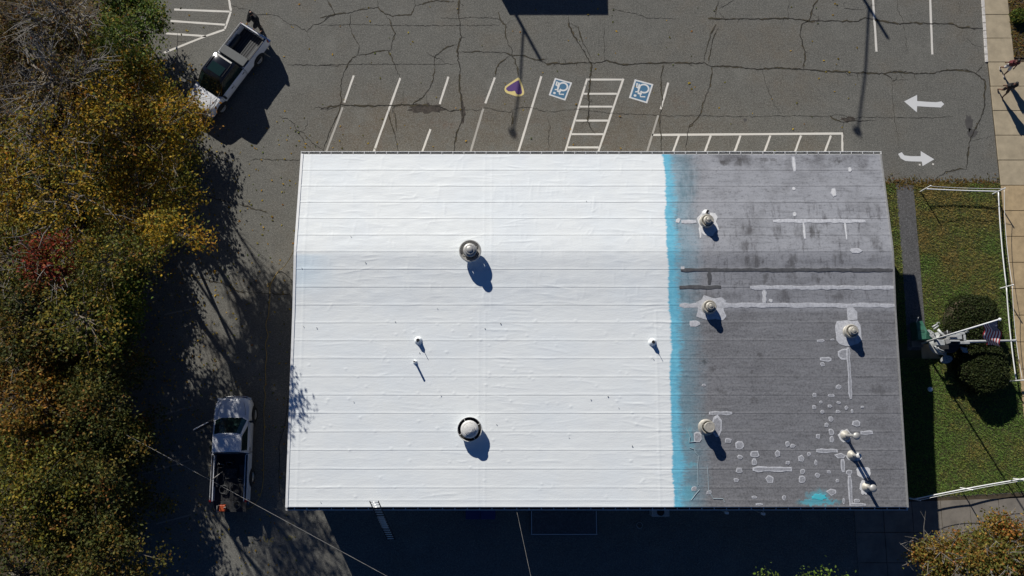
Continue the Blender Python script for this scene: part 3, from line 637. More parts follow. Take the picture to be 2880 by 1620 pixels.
def patch(reg, x0, y0, x1, y1, m1='patch', m2='patch2', jag=.05, inset=.24, kind='patch', name='roof_patch', seed=None, lift=.010, parent=None):
    a = onroof(reg[0] + x0 / reg[2], reg[1] + y0 / reg[2]); b_ = onroof(reg[0] + x1 / reg[2], reg[1] + y1 / reg[2])
    cx, cy = (a.x + b_.x) / 2, (a.y + b_.y) / 2; hx, hy = abs(b_.x - a.x) / 2, abs(a.y - b_.y) / 2
    r = random.Random(int(x0 * 7 + y0 * 13)); lay[0] += 1; lift += (lay[0] % 7) * .0006
    short = min(hx, hy)
    if max(hx, hy) > 2.6 * short:      # long strip
        n_ = max(4, int(max(hx, hy) * 2 / .25)); o_ = []; i_ = []
        for s_ in (1, -1):
            for k in range(n_ + 1):
                t = -1 + 2 * k / n_; t = t * s_; j1 = (1 + r.uniform(-.32, .32)) * (.7 if k in (0, n_) else 1)
                if hx >= hy: o_.append((cx + t * hx, cy + s_ * hy * j1)); i_.append((cx + t * (hx - .06), cy + s_ * hy * .5 * j1))
                else: o_.append((cx - s_ * hx * j1, cy + t * hy)); i_.append((cx - s_ * hx * .5 * j1, cy + t * (hy - .06)))
    else:
        n_ = r.choice([5, 6, 7, 8, 9]) if (kind == 'patch' and short < .45) else 18; o_ = []; i_ = []; p4 = r.choice([3.2, 4, 6]) if kind == 'patch' else 2.2; ph0 = r.uniform(0, 1.3) if n_ < 12 else .2
        for k in range(n_):
            t = 2 * math.pi * (k + (r.uniform(-.25, .25) if n_ < 12 else 0)) / n_ + ph0; q = (abs(math.cos(t)) ** p4 + abs(math.sin(t)) ** p4) ** (-1 / p4); q *= 1 + r.uniform(-jag * 2.2, jag * 2.2)
            o_.append((cx + hx * q * math.cos(t), cy + hy * q * math.sin(t))); q *= 1 - inset * r.uniform(.8, 1.3)
            i_.append((cx + hx * q * math.cos(t), cy + hy * q * math.sin(t)))
    z_ = lambda p_, l: (p_[0], p_[1], float(roof_z(p_[1])) + l)
    mb = MB(); n_ = len(o_)
    mb.add([z_(p_, lift) for p_ in o_] + [z_(p_, lift + .003) for p_ in i_] + [z_(p_, lift - .02) for p_ in o_], [(k, (k + 1) % n_, n_ + (k + 1) % n_, n_ + k) for k in range(n_)] + [(2 * n_ + k, 2 * n_ + (k + 1) % n_, (k + 1) % n_, k) for k in range(n_)], 0)
    k0 = len(mb.v) - 3 * n_
    mb.f.append(tuple(range(k0 + n_, k0 + 2 * n_))); mb.mi.append(1)
    mb.build(name, [M[m1], M[m2]], parent or roof, fix=True)
tp = dict(m1='tape', m2='tape', name='lap_tape', lift=.011)
for q in [(215, 970, 1955, 997), (205, 1110, 545, 1140), (432, 1000, 465, 1105)]: patch(RA, *q, **tp)
for q in [(1118, 60, 1158, 182), (1578, 145, 1612, 185), (1435, 318, 1488, 385), (1122, 308, 1154, 334), (1128, 510, 1160, 545), (968, 570, 1725, 600), (1207, 598, 1238, 730), (1547, 598, 1578, 737), (1590, 805, 1700, 848), (220, 577, 345, 605), (175, 560, 215, 600), (215, 955, 250, 982), (780, 1112, 1955, 1142), (880, 1145, 918, 1255), (205, 1254, 1970, 1290), (935, 1220, 965, 1250), (285, 1395, 375, 1445), (1562, 1270, 1664, 1400)]:
    patch(RA, *q, m1='patch', m2='patchwhite' if (q[2] - q[0]) < 60 else 'patch')
patch(RA, 345, 525, 520, 690, m1='patchwhite', m2='patchwhite', jag=.10); patch(RA, 385, 487, 448, 540, m1='patchwhite', m2='patchwhite'); patch(RA, 365, 640, 388, 722, m1='patchwhite', m2='patchwhite')
patch(RA, 342, 1203, 580, 1400, jag=.08, m2='patch')
patch(RB, 1312, 2, 1510, 186, jag=.03, m2='patch')
for q in [(1397, 200, 1443, 575), (1332, 206, 1420, 285), (1180, 140, 1240, 165), (1280, 135, 1312, 150), (1205, 270, 1290, 300), (1208, 305, 1240, 338), (1320, 470, 1362, 505), (1150, 532, 1180, 560), (1262, 538, 1312, 560), (1200, 588, 1224, 608), (1322, 590, 1360, 612), (1150, 620, 1178, 648), (1262, 615, 1296, 640), (1384, 622, 1412, 655), (1210, 655, 1238, 680), (1320, 655, 1355, 680), (1430, 650, 1450, 678), (1502, 626, 1526, 642), (1268, 700, 1302, 740), (1238, 745, 1270, 780), (1435, 730, 1503, 778), (1268, 792, 1310, 838), (1175, 828, 1208, 865), (1275, 845, 1310, 890), (1500, 806, 1592, 836), (345, 465, 375, 485),
          (398, 664, 567, 692), (412, 696, 497, 860), (290, 812, 345, 890), (515, 860, 563, 895), (590, 882, 652, 940), (955, 884, 985, 922), (988, 902, 1032, 930), (698, 952, 763, 1000), (875, 946, 918, 1000), (606, 982, 642, 1014), (1045, 982, 1098, 1034), (1110, 962, 1142, 994), (707, 1008, 748, 1060), (957, 1026, 988, 1054), (1162, 1016, 1188, 1060), (715, 1068, 1003, 1104), (592, 1076, 642, 1116), (1062, 1084, 1098, 1122), (1168, 1112, 1208, 1146), (1256, 1094, 1286, 1118), (808, 1130, 870, 1188), (1050, 1130, 1100, 1186), (575, 1150, 620, 1180), (1318, 1156, 1344, 1184), (1250, 1225, 1328, 1278), (706, 1278, 748, 1302), (930, 1275, 960, 1312), (738, 1334, 790, 1350), (1368, 1296, 1390, 1340),
          (1178, 936, 1335, 966), (1308, 968, 1400, 1008), (1356, 1012, 1390, 1108), (1393, 1090, 1440, 1128), (1408, 1132, 1448, 1340), (1450, 1302, 1498, 1328), (1420, 1332, 1540, 1356), (268, 1212, 310, 1245), (380, 1240, 418, 1268)]:
    patch(RB, *q)
for q in [(1338, 797, 1440, 892), (1400, 962, 1512, 1022), (1465, 1065, 1575, 1155), (1492, 1165, 1562, 1272)]: patch(RB, *q, m1='patchwhite', m2='patchwhite', kind='blob', jag=.08)
patch(RB, 1145, 1264, 1248, 1310, m1='cyan', m2='cyan', kind='blob', name='coating_spill', jag=.1)
mbx = MB()
for pl in [[(258, 930), (290, 940), (300, 965), (322, 990), (318, 1060), (320, 1200)], [(385, 1060), (392, 1130), (395, 1240), (430, 1300), (500, 1300), (512, 1325)], [(270, 1310), (300, 1270), (330, 1235)], [(235, 790), (262, 850), (255, 890), (300, 885)]]:
    P = [onroof(RB[0] + x / RB[2], RB[1] + y / RB[2]) for x, y in pl]
    mbx.tube([p + Vector((0, 0, .016)) for p in P], .014, 5)
M['drip'] = mat('pale_drip', (.34, .42, .45), .7); dr = mbx.build('coating_drips', M['drip'], roof)
# leaf crumbs and grit lying on the coating
mb = MB()
for x, y in [(1649, 566), (987, 665), (849, 754), (1230, 867), (1028, 738), (854, 918), (891, 922), (1408, 910), (1364, 924), (1112, 905), (995, 1130), (1397, 1194), (1740, 1147), (1778, 1254), (1662, 1124), (1838, 1010), (1180, 992), (836, 1141), (902, 1412), (1240, 1112), (1710, 1115), (1600, 1230)]:
    p = onroof(x, y); r_ = random.uniform(.016, .034); mb.box((p.x, p.y, p.z + .03), (r_ * 1.3, r_, .025), Matrix.Rotation(random.uniform(0, 3), 3, 'Z'))
deb = mb.build('roof_debris', M['tape'], roof); deb['kind'] = 'stuff'

# ---------------------------------------------------------------- roof ventilators
def vent_pos(px, py): return onroof(px, py)
def ventA():
    p = vent_pos(1323.6, 711); t = thing('roof_ventilator', 'large grey metal ventilator with a wide round rim at the ridge of the white roof', 'ventilator', p)
    MB().lathe([(.50, -.03), (.44, .03), (.36, .10), (.34, .34)], 40).build('base', M['roof'], t, True)
    MB().lathe([(.40, .34), (.52, .36), (.545, .43), (.545, .52), (.525, .56), (.49, .56), (.47, .50), (.40, .42), (.34, .40)], 48).build('rim', M['galv'], t, True, auto=50)
    MB().lathe([(.30, .36), (.32, .44), (.34, .62), (.33, .68), (.27, .72), (0, .73)], 40).build('drum', M['galv'], t, True, auto=40)
    c_ = MB().lathe([(.20, .70), (.24, .73), (.245, .84), (.225, .88), (.19, .885), (.175, .87), (0, .868)], 36).build('cap', M['galv'], t, True, auto=40)
    MB().lathe([(.165, .86), (.165, .905), (.145, .925), (.05, .935), (.0, .937)], 32).build('button', M['galv'], c_, True, auto=40)
    for k in range(4):
        a = k * 1.57 + .6; MB().box((.42 * math.cos(a), .42 * math.sin(a), .46), (.16, .02, .03), Matrix.Rotation(a, 3, 'Z')).build('strut', M['galv'], t)
def ventB():
    p = vent_pos(1322, 1207); t = thing('roof_ventilator', 'large pale ventilator with stepped dome inside a black gap on the white roof', 'ventilator', p)
    MB().lathe([(.62, -.03), (.56, .04), (.50, .12), (.46, .22)], 40).build('base', M['roof'], t, True)
    MB().lathe([(.46, .20), (.53, .22), (.585, .34), (.585, .42), (.575, .43), (.56, .42), (.545, .34)], 48).build('rim', M['vent_white'], t, True, auto=50)
    MB().lathe([(.545, .34), (.52, .30), (.40, .28), (.0, .28)], 40).build('throat', M['dark'], t, True)
    d_ = MB().lathe([(.40, .46), (.425, .48), (.42, .52), (.36, .575), (.33, .58), (.325, .61), (0, .62)], 48).build('dome', M['vent_white'], t, True, auto=30)
    MB().lathe([(.255, .60), (.26, .68), (.245, .70), (.20, .705), (.195, .73), (.15, .735), (.145, .755), (.08, .76), (.0, .765)], 40).build('cap', M['vent_white'], d_, True, auto=30)
    MB().lathe([(.24, .28), (.24, .46)], 24).build('neck', M['dark'], t)
    for k in range(4):
        a = k * 1.57 + .5; MB().box((.50 * math.cos(a), .50 * math.sin(a), .44), (.18, .025, .03), Matrix.Rotation(a, 3, 'Z')).build('strut', M['vent_white'], t)
def ventC(px, py, label):
    p = vent_pos(px, py); t = thing('roof_ventilator', label, 'ventilator', p, 0, 'three small cream ventilators on the grey roof')
    MB().lathe([(.36, -.02), (.32, .02), (.27, .05), (.25, .16)], 32).build('base', M['vent_cream'], t, True)
    MB().lathe([(.27, .16), (.32, .19), (.34, .26), (.33, .33), (.30, .36), (.27, .355), (.24, .31), (.20, .29)], 40).build('rim', M['vent_cream'], t, True, auto=45)
    MB().lathe([(.20, .29), (.215, .34), (.215, .47), (.17, .50), (0, .505)], 32).build('drum', M['vent_cream'], t, True, auto=40)
    c_ = MB().lathe([(.15, .49), (.17, .52), (.17, .585), (.15, .61), (.12, .61), (.11, .595), (0, .592)], 32).build('cap', M['vent_cream'], t, True, auto=40)
    MB().lathe([(.10, .585), (.10, .625), (.08, .64), (.0, .645)], 24).build('button', M['vent_cream'], c_, True, auto=40)
    for k in range(3):
        a = k * 2.09 + .4; MB().box((.26 * math.cos(a), .26 * math.sin(a), .33), (.10, .018, .025), Matrix.Rotation(a, 3, 'Z')).build('strut', M['vent_cream'], t)
ventA(); ventB()
ventC(1985, 625, 'small cream ventilator on a ragged white patch, with a short pipe just above it')
ventC(1991.6, 865, 'small cream ventilator beside the blue strip, on the long pale tape line')
ventC(2388, 933, 'small cream ventilator on a framed pale patch near the right edge of the grey roof')
p = vent_pos(1986, 1201); t = thing('roof_ventilator', 'tan ventilator with a flat disc top on the grey roof beside the blue strip', 'ventilator', p)
MB().lathe([(.42, -.02), (.36, .03), (.30, .09), (.28, .22)], 32).build('base', M['vent_cream'], t, True)
MB().lathe([(.28, .20), (.335, .24), (.34, .36), (.32, .42), (.29, .42), (.26, .36)], 40).build('rim', M['vent_cream'], t, True, auto=45)
MB().lathe([(.22, .36), (.23, .45), (.23, .66), (.25, .67), (.255, .73), (.24, .75), (.20, .752), (.19, .745), (.0, .745)], 40).build('cap', M['vent_cream'], t, True, auto=35)
for k in range(3):
    a = k * 2.09 + 2.6; MB().box((.28 * math.cos(a), .28 * math.sin(a), .40), (.14, .02, .03), Matrix.Rotation(a, 3, 'Z')).build('strut', M['vent_cream'], t)
def ballpipe(px, py, h, rc, label, lean=(0, 0), col='vent_white'):
    p = vent_pos(px, py); t = thing('vent_pipe', label, 'vent pipe', p)
    MB().lathe([(.26, -.01), (.22, .04), (.15, .11), (.11, .17), (.0, .175)], 24).build('flashing', M['vent_cream'], t, True)
    MB().tube([(0, 0, .05), (lean[0] * .5, lean[1] * .5, h * .5), (lean[0], lean[1], h - rc * .7)], .075, 14).build('pipe', M['galv'], t, True, auto=40)
    pr = [(.05, h - rc * .95)] + [(rc * math.cos(a), h - rc * .35 + rc * .55 * math.sin(a)) for a in np.linspace(R(-60), R(89), 9)]
    MB().lathe(pr, 28, (lean[0], lean[1], 0)).build('cowl', M[col], t, True)
ballpipe(2377, 1224.6, 1.35, .175, 'tall vent pipe with dark ball cowl, topmost of three near the grey roof corner', col='galv')
ballpipe(2396.5, 1280, .80, .13, 'short vent pipe on a white blob, middle of three near the grey roof corner')
ballpipe(2437, 1369.6, .78, .18, 'vent pipe with round pale cowl, lowest of three near the grey roof corner', col='galv')
def stub(px, py, label):
    p = vent_pos(px, py); t = thing('vent_pipe', label, 'vent pipe', p)
    MB().lathe([(.22, -.01), (.17, .05), (.115, .14), (.10, .26), (.085, .27)], 20).build('boot', M['roof'], t, True)
    MB().lathe([(.05, .2), (.05, .31), (.04, .31), (.04, .22), (0, .22)], 14).build('pipe', M['tape'], t, True)
    MB().tube([(.02, -.01, .28), (.02, -.01, .52)], .012, 6).build('spike', M['tape'], t)
stub(1177, 958, 'white coated stub pipe above the thin pipe on the white roof')
stub(1835, 963, 'white coated stub pipe beside the blue strip on the white roof')
p = vent_pos(1168, 1018.5); t = thing('vent_pipe', 'thin white pipe with a black mouth casting a long stick shadow on the white roof', 'vent pipe', p)
MB().lathe([(.13, -.01), (.10, .03), (.06, .09), (.052, .12)], 18).build('boot', M['roof'], t, True)
MB().lathe([(.048, .05), (.048, .50), (.038, .50), (.038, .40)], 16).build('pipe', M['white'], t, True, auto=40); MB().lathe([(.0378, .46), (.0, .462)], 12).build('mouth', M['dark'], t)
p = vent_pos(1985, 601); t = thing('vent_pipe', 'short pipe with a black end on the white lobe above the topmost small ventilator', 'vent pipe', p)
MB().lathe([(.20, -.01), (.17, .05), (.09, .10), (.07, .13), (.0, .132)], 20).build('boot', M['patchwhite'], t, True)
MB().tube([(-.02, -.10, .10), (0, -.02, .22), (.05, .07, .28)], .055, 12).build('pipe', M['galv'], t, True, auto=40); MB().tube([(.0, -.01, .225), (.06, .10, .30)], .058, 12).build('mouth', M['dark'], t)

# ---------------------------------------------------------------- pickup trucks (local: +x forward, +y left, z up)
def wheel(parent, x, y, r=.40, wd=.26):
    s_ = 1 if y > 0 else -1; rot = Matrix.Rotation(R(-90) * s_, 3, 'X')
    def lz(prof, n=28):
        mb = MB().lathe(prof, n); mb.v = [tuple(rot @ Vector(v) + Vector((x, y, r))) for v in mb.v]; return mb
    t = lz([(r * .62, -wd / 2), (r * .95, -wd / 2), (r, -wd / 2 + .04), (r, wd / 2 - .04), (r * .95, wd / 2), (r * .62, wd / 2)]).build('wheel', M['rubber'], parent, True, auto=40, fix=True)
    lz([(r * .62, -wd / 2 + .03), (r * .62, wd / 2 - .01), (r * .55, wd / 2 - .02), (r * .5, wd / 2 - .07), (r * .2, wd / 2 - .05), (0, wd / 2 - .045)]).build('rim', M['galv'], t, True, auto=40, fix=True)
def pickup(name, label, loc, rz, L, W, crew, paint_m, roof_m, bed_m, tail_open=False, left_open=False):
    t = thing(name, label, 'pickup truck', loc, rz); P = M[paint_m]; hw = W / 2
    xf, xr = L / 2, -L / 2
    cowl = xf - (1.22 if crew else 1.05); cabr = cowl - (2.25 if crew else 1.80); bedf = cabr - .03
    belt = 1.14; hood = 1.10; sill = .42; rail = 1.22 if crew else 1.12
    def sec(x, k, zt, zs, zb=sill):   # k: half width, zt: centre top, zs: shoulder top
        pts = [(0, zb), (k * .94, zb), (k, zb + .12), (k * 1.0, .86), (k * .985, zs - .06), (k * .93, zs), (k * .62, zt - .015), (k * .3, zt)]
        return [(x, y, z) for y, z in pts] + [(x, -y, z) for y, z in pts[::-1][:-1]] + []
    S_ = [sec(cabr, hw, belt, belt), sec(cabr + .4, hw, belt, belt), sec(cowl, hw, belt + .01, belt), sec(cowl + .25, hw * .995, hood + .06, hood), sec(cowl + .5, hw * .985, hood + .03, hood - .03), sec(xf - .34, hw * .95, hood - .02, hood - .09), sec(xf - .18, hw * .88, hood - .07, hood - .16), sec(xf - .08, hw * .77, hood - .13, hood - .23, sill + .02), sec(xf - .02, hw * .60, hood - .22, hood - .32, sill + .05)]
    MB().loft(S_).build('body', P, t, True, fix=True, auto=38)
    # hood panel lines and grille
    MB().box((xf - .03, 0, .74), (.06, hw * 1.3, .26)).build('grille', M['plastic'], t, bevel=.02)
    MB().prism([(xf - .30, hw * .96), (xf - .10, hw * .86), (xf + .06, hw * .55), (xf + .08, 0), (xf + .06, -hw * .55), (xf - .10, -hw * .86), (xf - .30, -hw * .96), (xf - .34, -hw * .8), (xf - .34, hw * .8)], .43, .61).build('front_bumper', M['chrome'] if not crew else P, t, bevel=.05)
    for s_ in (1, -1):
        MB().box((xf - .13, s_ * hw * .80, .83), (.18, .22, .14)).build('headlight', M['lens'], t, bevel=.03)
        stroke_ = MB().tube([(cowl + .12, s_ * hw * .74, hood + .048), (cowl + .45, s_ * hw * .70, hood + .012), (xf - .3, s_ * hw * .60, hood - .045)], .008, 5); stroke_.build('hood_seam', M['plastic'], t)
    # greenhouse
    zr = 1.90 if crew else 1.74; rx0, rx1 = cabr + (.14 if crew else .08), cowl - (.72 if crew else .86); tw = hw * .76
    b0, b1 = cabr + .02, cowl - .02
    def q(x, y, z): return (x, y, z)
    bot = [q(b0, hw * .93, belt - .01), q(b1 - .12, hw * .93, belt - .01), q(b1 + .04, hw * .6, belt - .01), q(b1 + .06, 0, belt - .01), q(b1 + .04, -hw * .6, belt - .01), q(b1 - .12, -hw * .93, belt - .01), q(b0, -hw * .93, belt - .01)]
    tp_ = [q(rx0, tw, zr - .05), q(rx1 - .05, tw, zr - .05), q(rx1 + .02, tw * .6, zr - .03), q(rx1 + .03, 0, zr - .02), q(rx1 + .02, -tw * .6, zr - .03), q(rx1 - .05, -tw, zr - .05), q(rx0, -tw, zr - .05)]
    rf = [q(rx0 + .07, tw * .9, zr), q(rx1 - .12, tw * .9, zr), q(rx1 - .08, tw * .55, zr + .015), q(rx1 - .07, 0, zr + .02), q(rx1 - .08, -tw * .55, zr + .015), q(rx1 - .12, -tw * .9, zr), q(rx0 + .07, -tw * .9, zr)]
    MB().loft([bot, tp_]).build('cab', P if not crew else M[roof_m], t, True, fix=True, auto=20)
    MB().loft([tp_, rf]).build('cab_roof', M[roof_m], t, True, fix=True, auto=50)
    def panel(nm, idx, m_, a0, a1, k0, k1, out=.012):
        vs = []
        i, j = idx; A, B_, C_, D_ = Vector(bot[i]), Vector(bot[j]), Vector(tp_[j]), Vector(tp_[i])
        f_ = lambda u, v: (A.lerp(B_, u)).lerp(D_.lerp(C_, u), v)
        nrm = (B_ - A).cross(D_ - A).normalized(); cen = (A + B_ + C_ + D_) / 4
        if nrm.dot(cen - Vector(((b0 + b1) / 2, 0, 1.3))) < 0: nrm = -nrm
        pts = [f_(a0, k0), f_(a1, k0), f_(a1, k1), f_(a0, k1)]
        MB().loft([[p_ - nrm * .02 for p_ in pts], [p_ + nrm * out for p_ in pts]]).build(nm, m_, t, fix=True)
    panel('windshield', (1, 2), M['glass'], .25, 1.0, .06, .93); panel('windshield', (2, 3), M['glass'], 0, 1, .06, .93); panel('windshield', (3, 4), M['glass'], 0, 1, .06, .93); panel('windshield', (4, 5), M['glass'], 0, .75, .06, .93)
    panel('rear_window', (6, 0), M['glass'], .08, .92, .12, .9)
    spl = ((.05, .46), (.52, .90)) if crew else ((.08, .86),)
    for a0, a1 in spl:
        panel('side_window', (0, 1), M['glass'], a0, a1, .08, .90); panel('side_window', (5, 6), M['glass'], 1 - a1, 1 - a0, .08, .90)
    if crew:
        MB().prism([(rx0 + .55, tw * .62), (rx1 - .25, tw * .62), (rx1 - .25, -tw * .62), (rx0 + .55, -tw * .62)], zr - .02, zr + .024).build('sunroof', M['glass'], t, bevel=.01)
        for s_ in (1, -1): MB().tube([(rx0 + .15, s_ * tw * .80, zr + .03), (rx1 - .3, s_ * tw * .80, zr + .035)], .018, 6).build('roof_rail', M['plastic'], t)
        MB().box((rx0 + .10, 0, zr + .005), (.10, tw * 1.5, .05)).build('brake_light_bar', M['galv'], t, bevel=.01)
    for s_ in (1, -1):
        k = (belt - .5) / 2
        xs_ = [cowl - .10, cabr + (1.12 if crew else .06)] + ([cabr + .05] if crew else [])
        for x_ in xs_: MB().box((x_, s_ * (hw - .006), .82), (.014, .02, .62)).build('door_seam', M['plastic'], t)
        for x_ in xs_[1:]: MB().box((x_ + .14, s_ * (hw + .008), .98), (.17, .03, .035)).build('door_handle', M['plastic'], t)
        mr = MB().box((cowl - .22, s_ * (hw + .13), 1.18), (.13, .22, .17)).build('mirror', M['plastic'], t, bevel=.03)
        MB().tube([(cowl - .2, s_ * (hw - .06), 1.13), (cowl - .22, s_ * (hw + .05), 1.16)], .03, 6).build('arm', M['plastic'], mr)
    # bed
    for s_ in (1, -1):
        pts = [(hw * (.86 if crew else .82), rail), (hw * .985, rail), (hw, rail - .06), (hw, sill + .14), (hw * .95, sill), (hw * .86, sill), (hw * .88, rail - .05), (hw * (.86 if crew else .82), rail - .05)]
        MB().loft([[(x, s_ * y, z) for y, z in pts] for x in (bedf, (bedf + xr) / 2, xr + .02)]).build('bed_side', P, t, fix=True)
        MB().box(((bedf + xr) / 2, s_ * hw * .915, rail + .012), (bedf - xr - .1, .09, .024)).build('rail_cap', M['plastic'], t, bevel=.008)
        MB().box(((bedf + xr) / 2 + .0, s_ * hw * .73, .86), (1.0, .22, .25)).build('wheel_well', M[bed_m], t, bevel=.06)
    MB().box(((bedf + xr) / 2, 0, .72), (bedf - xr - .04, W * .84, .06)).build('bed_floor', M['beddark'], t)  # black floor under the ribs paints in the shadow inside the bed
    for k in range(9): MB().box(((bedf + xr) / 2, (k - 4) * W * .08, .756), (bedf - xr - .08, .055, .018)).build('floor_rib', M[bed_m], t)
    MB().box((bedf - .03, 0, .97), (.06, W * .86, rail - .72)).build('bed_front', M[bed_m], t)
    if tail_open: MB().box((xr - .27, 0, .74), (.56, W * .88, .06)).build('tailgate', M[bed_m], t, bevel=.015)
    else: MB().box((xr + .03, 0, (rail + .6) / 2), (.07, W * .86, rail - .6)).build('tailgate', P, t, bevel=.015)
    MB().box((xr - .10, 0, .50), (.22, W * .92, .17)).build('rear_bumper', M['chrome'], t, bevel=.03)
    for s_ in (1, -1): MB().box((xr + .03, s_ * (hw - .055), .98), (.12, .12, .36)).build('taillight', M['red'], t, bevel=.02)
    if crew: MB().box((bedf - .32, 0, rail + .05), (.52, W * .90, .07)).build('tonneau_cover', M['tonneau'], t, bevel=.015)
    axf, axr = xf - .92, xr + 1.15
    for x_ in (axf, axr):
        for s_ in (1, -1):
            wheel(t, x_, s_ * (hw - .10))
            mb = MB(); pts = [(x_ + .50 * math.cos(a), s_ * (hw + .004), max(sill - .01, .40 + .50 * math.sin(a))) for a in np.linspace(0, math.pi, 14)]
            pts2 = [(a, s_ * (hw - .24), c_) for a, _, c_ in pts]
            mb.loft([pts, pts2]); mb.build('wheel_arch', M['dark'], t, fix=True)
    MB().box((0, 0, .40), (L - .5, W * .8, .16)).build('chassis', M['plastic'], t)
    if left_open:
        a = R(62); hx, hy = cowl - .12, hw + .02
        rot = Matrix.Rotation(math.pi + -a, 3, 'Z')
        dm = MB().box(Vector((hx, hy, .82)) + rot @ Vector((.55, 0, 0)), (1.1, .07, .62), rot).build('open_door', M['plastic'], t, bevel=.02)  # white truck's door made black: its shade is put into the colour
        MB().tube([Vector((hx, hy, 1.13)) + rot @ Vector((.10, 0, 0)), Vector((hx, hy - .15, 1.62)) + rot @ Vector((.62, 0, 0)), Vector((hx, hy - .15, 1.62)) + rot @ Vector((1.0, 0, 0)), Vector((hx, hy, 1.13)) + rot @ Vector((1.08, 0, 0))], .022, 6).build('window_frame', P, dm)
    return t
c1 = at(634, 195, 1.0)
pickup('pickup_truck', 'white crew-cab pickup with black roof and grey tonneau parked askew under the yellow tree', (c1.x, c1.y, 0), R(180 + 56.5), 5.75, 2.0, True, 'car_white', 'car_black', 'bedliner').scale = (.93, .91, .93)
c2 = at(647, 1262, 1.15)
pickup('pickup_truck', 'older white regular-cab pickup in tree shade beside the building, bed full of gear', (c2.x, c2.y, 0), R(90.5), 5.25, 1.90, False, 'car_white_old', 'car_white_old', 'beddark', True, True)
# gear in and behind the shaded pickup
def t2(x, y, z): v = Matrix.Rotation(R(90.5), 3, 'Z') @ Vector((x, y, 0)); return Vector((c2.x + v.x, c2.y + v.y, z))
def coil(loc, r, label, m_='bedliner'):
    t = thing('hose_coil', label, 'hose', loc); mb = MB(); pts = []
    for i in range(70):
        a = i * .36; pts.append((r * (1 + .05 * math.sin(i * 1.7)) * math.cos(a), r * (1 + .05 * math.cos(i * 1.3)) * math.sin(a), .02 + .0016 * i))
    mb.tube(pts, .014, 6).build('hose', M[m_], t, True); return t
coil(t2(-2.05, .33, .76), .21, 'grey hose coil at the left rear of the loaded truck bed'); coil(t2(-2.0, -.22, .76), .20, 'grey hose coil at the right rear of the loaded truck bed')
def bucket(loc, label, m_, r=.15, h=.36):
    t = thing('bucket', label, 'bucket', loc); MB().lathe([(r * .85, 0), (r, h), (r * 1.06, h), (r * 1.06, h + .02), (r * .95, h + .02), (r * .82, .03), (0, .03)], 22).build('pail', M[m_], t, True, auto=40)
    MB().torus((0, 0, h + .02), r * 1.02, .006, 16, 5, Matrix.Rotation(R(70), 3, 'X'), 0, math.pi).build('handle', M['galv'], t)
bucket(t2(-.72, .0, .77), 'black bucket behind the cab of the loaded pickup', 'plastic'); bucket(t2(-.80, .45, .77), 'dark bucket at the front left corner of the loaded truck bed', 'beddark'); bucket(t2(-1.55, -.55, .77), 'small pale bucket along the right side of the loaded truck bed', 'bedliner', .11, .25)
t = thing('paint_sprayer', 'orange airless sprayer on a two-wheel cart standing on the lowered tailgate', 'sprayer', t2(-2.95, .28, .775))
MB().box((0, 0, .22), (.30, .34, .22)).build('motor_housing', M['orange'], t, bevel=.04); MB().tube([(-.1, .14, .05), (-.18, .14, .55), (-.18, -.14, .55), (-.1, -.14, .05)], .016, 6).build('cart_handle', M['galv'], t, True)
for s_ in (1, -1): MB().torus((-.06, s_ * .2, .10), .075, .028, 16, 6, Matrix.Rotation(R(90), 3, 'X')).build('wheel', M['rubber'], t, True)
MB().prism([(.06, .02), (.18, .10), (.20, .04)], .33, .36).build('guard', M['vent_cream'], t)
t = thing('hose_reel', 'dark hose reel standing on the lowered tailgate beside the orange sprayer', 'hose reel', t2(-2.82, -.38, .78))
for s_ in (0, .16): MB().torus((0, 0, .04 + s_), .20, .015, 24, 6).build('flange', M['bedliner'], t, True)
MB().lathe([(.10, .0), (.10, .2), (0, .2)], 18).build('drum', M['plastic'], t, True); MB().tube([(.13 * math.cos(a * .5), .13 * math.sin(a * .5), .05 + .0022 * a) for a in range(52)], .018, 6).build('hose', M['plastic'], t, True)
tag(MB().tube([t2(-1.5, .80, 1.16), t2(-1.15, .42, .85)], .022, 6).build('extension_pole', M['cable'], None, True), 'pale pole sticking up over the left wall of the loaded truck bed', 'pole')
t = thing('crumpled_sheet', 'crumpled plastic sheet in the middle of the loaded truck bed', 'sheet', t2(-1.25, -.02, .77))
mb = MB(); nx = 14; rr2 = random.Random(5)
vs = [(.6 * (i / (nx - 1) - .5), .5 * (j / (nx - 1) - .5), .02 + .10 * rr2.random()) for j in range(nx) for i in range(nx)]
mb.add(vs, [(j * nx + i, j * nx + i + 1, (j + 1) * nx + i + 1, (j + 1) * nx + i) for j in range(nx - 1) for i in range(nx - 1)]); mb.build('sheet', M['bedliner'], t)
tag(MB().box(t2(-1.05, -.62, .86), (.30, .5, .18), Matrix.Rotation(.2, 3, 'Z')).build('tool_box', M['plastic'], None, bevel=.02), 'black tool box against the right wall of the loaded truck bed', 'tool box')

